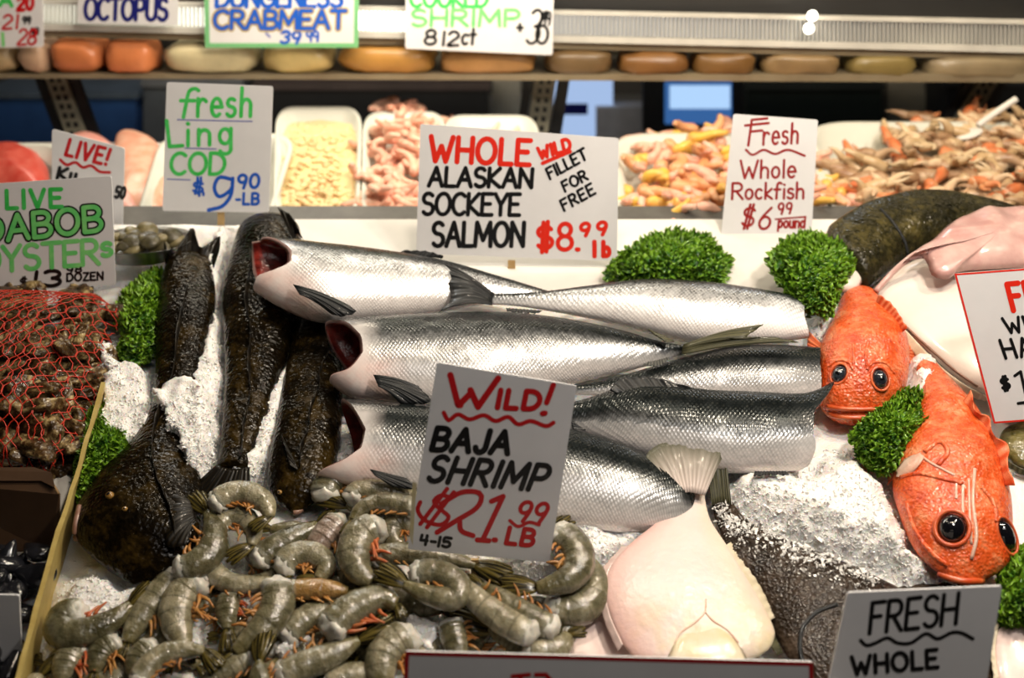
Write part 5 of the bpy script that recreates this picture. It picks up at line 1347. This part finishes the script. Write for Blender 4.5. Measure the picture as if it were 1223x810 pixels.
# ------------------------------------------------------------------ raw shrimp
def shrimp(label, pts, wpx, h, tip=None, dh=0.0, mat='shrimp', legs='legs', dorsal=None, roll=0.0, leglen=.75, seed=None, meat=True):
    """pts: photo pixels from the cut head end to the tail joint; tip: where the tail fan ends; h: height above the bed; dh: rise head to tail"""
    rnd = random.Random(int(pts[0][0] * 7 + pts[0][1]) if seed is None else seed)
    n = len(pts)
    P = [Vector(q) for q in cr([BED(x, y, h + dh * i / max(1, n - 1)) for i, (x, y) in enumerate(pts)], 54)]
    N = BED.N
    r0 = wpx / 2 / ppm(P[10]) * 1.13
    T = [(P[min(i + 1, 53)] - P[max(i - 1, 0)]).normalized() for i in range(54)]
    turn = sum((T[i].cross(T[i + 1])).dot(N) for i in range(53))
    sgn = 1 if turn > 0 else -1          # turning left (seen from above) -> belly on the left side
    if dorsal: sgn = dorsal
    nt = 22; v, f, pat, uv = [], [], [], []
    for i in range(54):
        s = i / 53.0
        W = N.cross(T[i]).normalized() * sgn   # towards the belly
        nn = (N * math.cos(roll) + W * math.sin(roll)); W = (W * math.cos(roll) - N * math.sin(roll))
        prof = lerp_tab([(0, .86), (.08, .96), (.25, 1.0), (.5, .95), (.75, .76), (.92, .50), (1, .36)], s)
        q = s * 5.5 % 1.0
        r = r0 * prof * (1 + .05 * q * (1 - s * .5) - .02 * (q > .9))
        e = math.sqrt(max(0.0, 1 - (1 - min(1.0, s / .04)) ** 2)) * .35 + .65
        for j in range(nt):
            th = 2 * math.pi * j / nt; c, sn = math.cos(th), math.sin(th)
            x = c * (1.0 if c < 0 else .84)     # flatter belly
            v.append(P[i] + W * (r * x * e) + nn * (r * .80 * sn * e)); pat.append((s, (1 + c) / 2)); uv.append((s, j / nt))
    for i in range(53):
        for j in range(nt):
            f.append((i * nt + j, i * nt + (j + 1) % nt, (i + 1) * nt + (j + 1) % nt, (i + 1) * nt + j))
    f.append(tuple(range(nt - 1, -1, -1))); f.append(tuple(53 * nt + j for j in range(nt)))
    body = dict(v=v, f=f, pat=pat)
    root = thing('raw_shrimp', label, 'shrimp', base_of(body), 'raw shrimp with shells in the front pile')
    mk('shell', body, M[mat], root)
    if meat:
        W0 = N.cross(T[0]).normalized() * sgn
        mk('cut_meat', ellipsoid(P[0] + T[0] * r0 * .12, [T[0] * r0 * .60, W0 * r0 * .84, N * r0 * .70], 10, 16, .38, rnd.random() * 9), M['meat'], root, label='white meat at the cut end')
    # swimming legs along the belly
    for k in range(6):
        i = int(5 + k * 6.2 + rnd.uniform(-2, 2)); W = N.cross(T[i]).normalized() * sgn
        a = P[i] + W * r0 * .70 + N * r0 * .18; ln = r0 * leglen * rnd.uniform(.75, 1.1)
        d = (W * .8 + T[i] * rnd.uniform(-.2, 1.1) + N * rnd.uniform(-.2, .5)).normalized()
        mk('leg', tube([a, a + d * ln * .5 + N * .001, a + d * ln + T[i] * ln * .25], lambda t, r0=r0: r0 * .13 * (1 - .6 * t), 6, 6), M[legs], root)
    # tail fan
    e = P[-1]; ax = (P[-1] - P[-4]).normalized()
    if tip is not None:
        tp = BED(tip[0], tip[1], h + dh); ln = max((tp - e).length, r0 * .9); ax = (tp - e).normalized()
    else: ln = r0 * 1.7
    sd = N.cross(ax).normalized()
    for k, (an, sc, lift) in enumerate([(0, .92, .10), (-8, 1.0, .03), (8, 1.0, .03), (-17, .94, -.04), (17, .94, -.04)]):
        d = ax * math.cos(R(an)) + sd * math.sin(R(an)); w = d.cross(N).normalized()
        wd = ln * (.11 if k == 0 else .19)
        rows = []
        for a in range(9):
            t = a / 8; ww = wd * (math.sin(math.pi * min(1, .12 + t * .80)) ** .7) * (1 - .25 * t)
            c = e - ax * ln * .06 + d * (ln * sc * t) + N * (ln * (lift * t + .05 * math.sin(math.pi * t)))
            rows.append([c + w * (ww * b) + N * (ww * .35 * (1 - b * b)) for b in (-1, -.5, 0, .5, 1)])
        mk('tail_blade', sheet(rows, .0016, N), M['shrimptail'], root)
    return root
S = shrimp
S('grey shrimp lying alone on the ice at the left, red legs up', [(96, 733), (80, 736), (74, 749), (84, 757), (108, 752), (134, 740), (156, 722)], 38, .062, (183, 695), legs='legsred', dorsal=None)
S('shrimp with white cut end just right of the lingcod chin', [(211, 692), (196, 706), (180, 724), (164, 746), (152, 768)], 36, .052, (140, 790))
S('broad grey shrimp standing upright with orange legs on its right side', [(236, 697), (222, 708), (213, 728), (214, 750), (222, 772)], 42, .060, (238, 792), leglen=1.1)
S('small shrimp with a red streak, pointing down beside the broad upright one', [(276, 712), (273, 732), (272, 752)], 30, .048, (272, 784), legs='legsred')
S('long shrimp running diagonally from upper right to lower left below the twisted one', [(330, 700), (330, 722), (318, 745), (298, 764), (280, 780)], 40, .070, (264, 796))
S('pale twisted shrimp lying level below the middle lingcod tail', [(243, 690), (252, 683), (266, 694), (284, 700), (306, 698), (328, 694)], 26, .058, (352, 690))
S('tan orange shrimp lying level left of the big glossy one', [(350, 706), (370, 705), (394, 705), (416, 706)], 27, .066, (442, 711), mat='shrimporange', legs='legs')
S('plump shrimp showing its round white cut end below the tan one', [(344, 760), (362, 745), (386, 730), (410, 722)], 36, .052, (432, 716))
S('big glossy grey shrimp arching above the shrimp with the silver tail', [(396, 752), (412, 738), (434, 724), (456, 716), (474, 722)], 44, .076, (482, 740), legs='legsred')
S('long shrimp with a silver tail pointing up to the right, at the bottom centre', [(336, 806), (364, 794), (398, 780), (428, 764)], 36, .066, (478, 736))
S('upright shrimp with yellow side left of the red bordered sign', [(488, 760), (470, 772), (458, 792), (458, 822)], 46, .056, (470, 850))
S('short upright shrimp above the left part of the red bordered sign', [(540, 746), (544, 764), (552, 790)], 32, .056, (560, 810))
S('shrimp lying under the shrimp sign with its tail to the right', [(446, 666), (474, 662), (508, 665), (540, 668), (568, 676)], 27, .070, (614, 692))
S('curled yellowish shrimp with orange legs in the middle, tail pointing left', [(496, 684), (524, 686), (546, 700), (540, 714), (512, 710), (484, 698)], 32, .092, (448, 677))
S('long shrimp slanting down to the right, first of the parallel pair', [(634, 758), (606, 742), (580, 724), (558, 704), (540, 688)], 34, .086, (522, 672))
S('long shrimp slanting down to the right, second of the parallel pair', [(660, 750), (640, 740), (617, 727), (594, 711), (576, 700)], 32, .080, (556, 688))
S('shrimp curled above the red bordered sign with dark tail over the pink flounder', [(632, 780), (652, 778), (670, 770), (678, 758)], 36, .062, (702, 753))
S('yellowish curled shrimp right of the shrimp sign, upper of two', [(668, 636), (684, 652), (690, 672), (680, 689), (660, 698), (640, 702)], 38, .082, (592, 698))
S('curled shrimp beside the white flounder, lower of two', [(660, 726), (688, 726), (708, 712), (710, 690), (704, 670)], 42, .050, (694, 650))
S('shrimp mostly hidden behind the shrimp sign, only the tail shows at its right', [(610, 652), (634, 645), (654, 638)], 22, .070, (686, 619), meat=False)
S('dark tailed shrimp tucked under the parallel pair, tail pointing left', [(640, 796), (622, 780), (606, 766), (584, 752)], 26, .050, (530, 733))
S('greenish curled shrimp at the top under the lowest salmon jaw', [(388, 594), (396, 579), (414, 572), (434, 574), (452, 580)], 38, .058, (478, 594))
S('straight shrimp left of the shrimp sign, below the salmon jaw', [(420, 596), (428, 588), (448, 586), (472, 588), (498, 593)], 27, .074, (532, 602))
S('thin shrimp at the top of the pile with its pointed tail to the left', [(456, 622), (434, 612), (414, 604)], 20, .060, (378, 590))
S('shrimp with a pale hanging tail left of the shrimp sign', [(496, 608), (472, 603), (450, 602), (432, 609), (421, 622)], 27, .082, (410, 642))
S('big curled shrimp with white cut end and reddish legs left of the shrimp sign', [(450, 630), (433, 640), (425, 660), (430, 682), (446, 694)], 42, .080, (462, 690), legs='legsred', leglen=1.0)
S('whitish shrimp end touching the lower left edge of the shrimp sign', [(494, 626), (474, 626), (468, 640), (480, 654)], 32, .060, (500, 662))
S('striped shrimp pointing up to the right below the right lingcod', [(310, 668), (334, 653), (358, 640), (380, 627)], 34, .056, (404, 609))
S('mauve tinted shrimp between the striped one and the curled one', [(406, 624), (393, 638), (379, 654), (370, 668)], 36, .056, (360, 684), mat='shrimppink')
S('round curled shrimp with a dark tail laid across its belly', [(338, 678), (352, 666), (374, 664), (388, 677), (380, 692)], 34, .060, (352, 694))
S('topmost curled shrimp below the middle lingcod, tail folded under', [(258, 602), (276, 592), (298, 592), (316, 602), (322, 618)], 32, .088, (296, 634))
S('hairy legged shrimp curled inside the topmost one', [(260, 630), (276, 618), (292, 621), (302, 635), (300, 652)], 28, .070, (266, 670))
S('shrimp with a large white cut end right of the big lingcod head', [(216, 680), (236, 672), (252, 656), (255, 634), (248, 612)], 36, .076, (228, 588))
S('shrimp at the bottom left with orange legs, leftmost of three white ends', [(92, 774), (82, 790), (72, 814)], 34, .050, (64, 836), leglen=1.2, legs='legsred')
S('shrimp at the bottom left, middle of three white ends', [(137, 768), (122, 780), (112, 804)], 32, .050, (108, 830), leglen=1.2)
S('shrimp at the bottom left, rightmost of three white ends', [(181, 773), (168, 786), (158, 808)], 32, .050, (152, 830), leglen=1.2, legs='legsred')
S('light tan shrimp arching along the bottom edge left of centre', [(166, 814), (180, 796), (198, 783), (220, 778), (244, 778)], 30, .076, (264, 802))
S('grey shrimp at the bottom edge with its back to the tail-up one', [(298, 786), (280, 796), (258, 810), (242, 830)], 32, .058, (236, 845))
S('shrimp at the bottom edge with its tail fan standing straight up', [(314, 830), (311, 810), (310, 790)], 26, .080, (318, 750))
S('thin orange tipped shrimp in the bottom left corner against the divider', [(38, 818), (50, 806)], 20, .050, (74, 780), legs='legsred')
S('shrimp at the bottom edge below the shrimp with the silver tail', [(392, 822), (420, 808), (446, 800)], 34, .050, (472, 796))
S('shrimp half buried under the upright broad one, at lower left', [(186, 742), (205, 748), (214, 768), (206, 790)], 28, .034, (196, 806), legs='legs')
S('shrimp wedged low between the plump one and the bottom edge', [(300, 748), (320, 760), (335, 780)], 30, .036, (345, 800))
S('shrimp lying low between the pale twisted one and the round curled one', [(300, 655), (316, 662), (332, 664)], 28, .034, (350, 660), mat='shrimppink')
S('shrimp lying low beneath the curled yellowish one', [(470, 706), (500, 722), (528, 728)], 30, .040, (556, 734))
S('shrimp lying low at the left of the big glossy one', [(318, 722), (342, 726), (366, 726)], 28, .036, (392, 722))

PILE = [(70, 705), (190, 700), (260, 600), (330, 640), (400, 590), (480, 610), (500, 660), (560, 690), (690, 650), (705, 720), (670, 790), (560, 800), (470, 820), (60, 820)]
rnd = random.Random(77); k = 0
while k < 46:
    x, y = rnd.uniform(60, 700), rnd.uniform(600, 815)
    if not inpoly(x, y, PILE) or (500 < x < 640 and y < 690) or (x < 180 and y < 780): continue
    an = rnd.uniform(0, 6.28); L = rnd.uniform(28, 38); bend = rnd.uniform(-.9, .9); pts = []
    for t in (-1, -.33, .33, 1):
        pts.append((x + math.cos(an + bend * t) * L * t, y + math.sin(an + bend * t) * L * t * .8))
    e = (pts[-1][0] + (pts[-1][0] - pts[-2][0]) * .9, pts[-1][1] + (pts[-1][1] - pts[-2][1]) * .9)
    S('grey raw shrimp half buried low in the pile under the others', pts, rnd.uniform(28, 36), .026 + .012 * rnd.random(), e, seed=500 + k); k += 1

# ------------------------------------------------------------------ curly parsley
def parsley(label, poly, h0, hh, n, size, seed):
    n = int(n * 2.1); size *= .68
    rnd = random.Random(seed); xs = [p[0] for p in poly]; ys = [p[1] for p in poly]
    cx, cy = sum(xs) / len(xs), sum(ys) / len(ys)
    v, f, pat = [], [], []; k = 0; roots = []
    while k < n:
        x, y = rnd.uniform(min(xs), max(xs)), rnd.uniform(min(ys), max(ys))
        if not inpoly(x, y, poly): continue
        e = min(1.0, edist(x, y, poly) / (0.32 * min(max(xs) - min(xs), max(ys) - min(ys))))
        c = BED(x, y, h0 + hh * math.sqrt(e) * rnd.uniform(.55, 1.0)); roots.append(c)
        out = (c - BED(cx, cy, h0 + hh * .2)); out = out.normalized() if out.length > 1e-6 else BED.N
        nrm = (out * .8 + BED.N * .5 + Vector((rnd.gauss(0, .45), rnd.gauss(0, .45), rnd.gauss(0, .3)))).normalized()
        a, b = frame_n(nrm); s = size * rnd.uniform(.7, 1.35); ph = rnd.uniform(0, 6.28); wv = rnd.choice((5, 6, 7)); o = len(v); m = 22
        v.append(c - nrm * s * .3); pat.append((0, 0))
        for q, rr in enumerate((.35, .68, .9, 1.05)):
            for j in range(m):
                t = 2 * math.pi * j / m
                lob = 1 + .22 * math.sin(3 * t + ph)
                ruf = s * .75 * (rr ** 2) * math.sin(wv * t + ph * 2 + q * .5) + s * .18 * rr * math.sin(13 * t + ph)
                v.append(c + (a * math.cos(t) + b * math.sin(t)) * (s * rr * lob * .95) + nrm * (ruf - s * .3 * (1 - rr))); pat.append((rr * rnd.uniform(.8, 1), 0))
        for j in range(m): f.append((o, o + 1 + j, o + 1 + (j + 1) % m))
        for q in range(3):
            for j in range(m):
                f.append((o + 1 + q * m + j, o + 1 + (q + 1) * m + j, o + 1 + (q + 1) * m + (j + 1) % m, o + 1 + q * m + (j + 1) % m))
        k += 1
    base = BED(cx, cy, h0)
    root = thing('parsley_bunch', label, 'parsley', base)
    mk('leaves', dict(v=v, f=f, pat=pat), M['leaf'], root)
    for q in range(6):
        c = roots[rnd.randrange(len(roots))]
        mk('stem', tube([base, (base + c) / 2 + BED.N * .006, c], .0016, 6, 8), M['stem'], root)
parsley('curly parsley bunch above the pale salmon, left of the rockfish sign', [(724, 330), (740, 305), (775, 282), (815, 274), (850, 284), (872, 312), (866, 334), (800, 338)], .012, .055, 330, .0135, 1)
parsley('bright curly parsley bunch directly below the rockfish sign', [(918, 312), (935, 288), (965, 276), (990, 284), (1022, 298), (1018, 322), (1004, 345), (990, 376), (962, 372), (940, 345)], .065, .060, 330, .0135, 2)
parsley('curly parsley sprig between the two orange rockfish', [(1016, 520), (1040, 500), (1060, 480), (1078, 462), (1098, 464), (1096, 488), (1112, 498), (1098, 520), (1078, 545), (1060, 566), (1036, 555)], .052, .050, 300, .0125, 3)
parsley('curly parsley bunch at the left beside the big lingcod, behind the ice', [(140, 378), (150, 350), (172, 330), (192, 320), (194, 370), (186, 420), (160, 436), (140, 425), (150, 400)], .020, .055, 280, .0135, 4)
parsley('curly parsley tucked along the divider board above the big lingcod head', [(92, 580), (96, 530), (108, 495), (120, 484), (128, 510), (152, 512), (150, 540), (125, 555), (116, 590), (100, 600)], .040, .045, 280, .0125, 5)
parsley('dark curly parsley at the right edge below the large rockfish', [(1192, 735), (1198, 690), (1210, 660), (1240, 650), (1260, 700), (1240, 740), (1205, 745)], .030, .050, 220, .0135, 6)

# ------------------------------------------------------------------ oysters in a red net, mussels, clams
def shellproto(seed, kind='oyster'):
    rnd = random.Random(seed); n, m = 16, 26; v, f, pat, uv = [], [], [], []
    for i in range(n + 1):
        ph = math.pi * i / n
        for j in range(m):
            th = 2 * math.pi * j / m
            d = Vector((math.sin(ph) * math.cos(th), math.sin(ph) * math.sin(th), math.cos(ph)))
            if kind == 'oyster':
                k = 1 + .35 * noise.noise(d * 1.8 + Vector((seed, 0, 0))) + .06 * math.sin(ph * 26 + 2 * noise.noise(d * 4))
                p = Vector((d.x * .040 * (1 - .25 * d.x), d.y * .027 * (1 + .3 * d.x), d.z * .015)) * k
            elif kind == 'mussel':
                p = Vector((d.x * .034, d.y * .017 * (1 + .55 * d.x) + .004 * d.x * d.x, d.z * .013 * (1 + .3 * d.x)))
            else:
                p = Vector((d.x * .021, d.y * .019, d.z * .011)) * (1 + .03 * math.sin(ph * 30))
            v.append(p); pat.append((i / n, j / m)); uv.append((i / n * .1, j / m * .1))
    for i in range(n):
        for j in range(m): f.append((i * m + j, (i + 1) * m + j, (i + 1) * m + (j + 1) % m, i * m + (j + 1) % m))
    return dict(v=v, f=f, pat=pat, uv=uv)
SACK = [(-150, 350), (0, 348), (70, 350), (118, 352), (146, 372), (132, 425), (116, 470), (98, 545), (66, 566), (0, 566), (-170, 570)]
def sack_h(px, py):
    if not inpoly(px, py, SACK): return 0.0
    return .085 * math.sqrt(min(1.0, edist(px, py, SACK) / 60.0))
def scatter(name, label, cat, group, poly, n, hf, protos, mats, seed, tilt=.6, size=1.0, plane=BED):
    rnd = random.Random(seed); xs = [p[0] for p in poly]; ys = [p[1] for p in poly]; k = 0
    base = [mk(name, q, m, origin=(0, 0, 0)) for q in protos for m in mats]
    while k < n:
        x, y = rnd.uniform(min(xs), max(xs)), rnd.uniform(min(ys), max(ys))
        if not inpoly(x, y, poly): continue
        p = plane(x, y, hf(x, y))
        o = base[k] if k < len(base) else base[rnd.randrange(len(base))].copy()
        if k >= len(base): COL.objects.link(o)
        o.location = p; s = size * rnd.uniform(.8, 1.2); o.scale = (s, s, s)
        o.rotation_euler = (R(20) + rnd.uniform(-tilt, tilt), rnd.uniform(-tilt, tilt), rnd.uniform(0, 6.28)); tag(o, label, cat, group); k += 1
scatter('oyster', 'rough brown oyster in the red net bag at the left', 'oyster', 'oysters in the red net', SACK, 190, lambda x, y: .012 + sack_h(x, y) * random.Random(int(x * 31 + y)).uniform(.45, 1.0), [shellproto(q) for q in (1, 2, 3, 4, 5)], [M['oyster']], 31, .7, .95)
nv_, nf_ = [], []
def netpt(u, w):
    p = BED.at(u, w, 0.05); px, py = proj(p); h = sack_h(px, py)
    return BED.at(u, w, .022 + h * 1.18 + .010 * (h > 0) + .004 * noise.noise(p * 20)), inpoly(px, py, SACK)
sp = .0175
strands = []
for k in range(-84, 85):
    for sg in (1, -1):
        run = []
        for i in range(0, 150):
            w = -.34 + i * .006; c = k * sp + .012 * noise.noise(Vector((k * 2.3, w * 6, sg)))
            u = sg * (w * .62) + c + .0035 * sg * math.sin(w / sp * math.pi * 1.24)
            if u < -1.15 or u > -.3:
                if len(run) > 2: strands.append(run)
                run = []; continue
            p, ok = netpt(u, w)
            if ok: run.append(p)
            else:
                if len(run) > 2: strands.append(run)
                run = []
        if len(run) > 2: strands.append(run)
tag(mk('net_bag', join(*[tube(s_, .00095, 5) for s_ in strands]), M['net']), 'red plastic mesh bag stretched over the oysters at the left', 'net bag')
# brown carton and the mussels in front of it
ct = thing('carton', 'dark brown open carton below the oyster net at the left', 'box', BED(0, 620, 0))
def cpoly(pts, hs, th, nm, m):
    P = [BED(x, y, h) for (x, y), h in zip(pts, hs)]
    k = len(P); nn = (P[1] - P[0]).cross(P[-1] - P[0]).normalized()
    mk(nm, dict(v=P + [p - nn * th for p in P], f=[tuple(range(k)), tuple(range(2 * k - 1, k - 1, -1))] + [(i, k + i, k + (i + 1) % k, (i + 1) % k) for i in range(k)]), m, ct, smooth=False)
cpoly([(-120, 572), (60, 574), (72, 590), (72, 640), (60, 658), (-120, 660)], [.095, .095, .09, .03, .012, .012], .004, 'side', M['carton'])
cpoly([(-120, 560), (42, 560), (62, 566), (66, 584), (50, 576), (-120, 576)], [.10, .10, .10, .098, .098, .098], .004, 'flap', M['carton'])
mk('rim', tube([BED(-120, 573, .097), BED(40, 574, .097), BED(60, 576, .096), BED(70, 590, .092)], .0022, 6, 24), M['cartonedge'], ct)
scatter('mussel', 'shiny black mussel in the dark heap at the bottom left', 'mussel', 'black mussels at the bottom left', [(-140, 648), (48, 648), (56, 668), (40, 718), (22, 770), (10, 860), (-140, 860)], 90, lambda x, y: .015 + .03 * random.Random(int(x * 17 + y)).random(), [shellproto(q, 'mussel') for q in (1, 2)], [M['mussel']], 33, .9)
tag(mk('paper_scrap', pillow([(63, 572), (80, 566), (88, 576), (78, 600), (66, 622), (60, 600)], .03, .006, BED, 6, 30, .002, .2), M['foam']), 'white scrap of wrapping beside the carton and the divider', 'wrapping')
# clams in a steel bowl behind the parsley
bo = thing('steel_bowl', 'steel bowl of small clams behind the left parsley bunch', 'bowl', BED(172, 308, 0.03))
cb = BED(172, 308, .03); rings = []
v, f = [], []
prof = [(.03, 0), (.075, .006), (.095, .035), (.100, .038), (.092, .034), (.070, .010), (.0, .006)]
for r_, z_ in prof:
    for j in range(36):
        t = 2 * math.pi * j / 36; v.append(cb + Vector((r_ * math.cos(t), r_ * .8 * math.sin(t), z_)))
for i in range(len(prof) - 1):
    for j in range(36): f.append((i * 36 + j, i * 36 + (j + 1) % 36, (i + 1) * 36 + (j + 1) % 36, (i + 1) * 36 + j))
f.append(tuple(range(35, -1, -1)))
mk('bowl', dict(v=v, f=f), M['steel'], bo)
M['clam'] = plain('clam_shell', (0.10, 0.085, 0.035), (0.24, 0.20, 0.10), 40, 0.35, 0.4)
rnd = random.Random(12); protos = [mk('clam', shellproto(3, 'clam'), M['clam'], origin=(0, 0, 0)), mk('clam', shellproto(5, 'clam'), plain('clam_dark', (0.03, 0.025, 0.012), (0.10, 0.085, 0.04), 40, 0.35, 0.4), origin=(0, 0, 0))]
for k in range(26):
    o = protos[k] if k < 2 else protos[k % 2].copy()
    if k > 1: COL.objects.link(o)
    t = rnd.uniform(0, 6.28); r_ = .07 * math.sqrt(rnd.random())
    o.location = cb + Vector((r_ * math.cos(t), r_ * .8 * math.sin(t), .022 + .020 * rnd.random()))
    o.rotation_euler = (rnd.uniform(-.6, .6), rnd.uniform(-.6, .6), t * 2)
    tag(o, 'small olive clam in the steel bowl behind the parsley', 'clam', 'clams in the steel bowl')
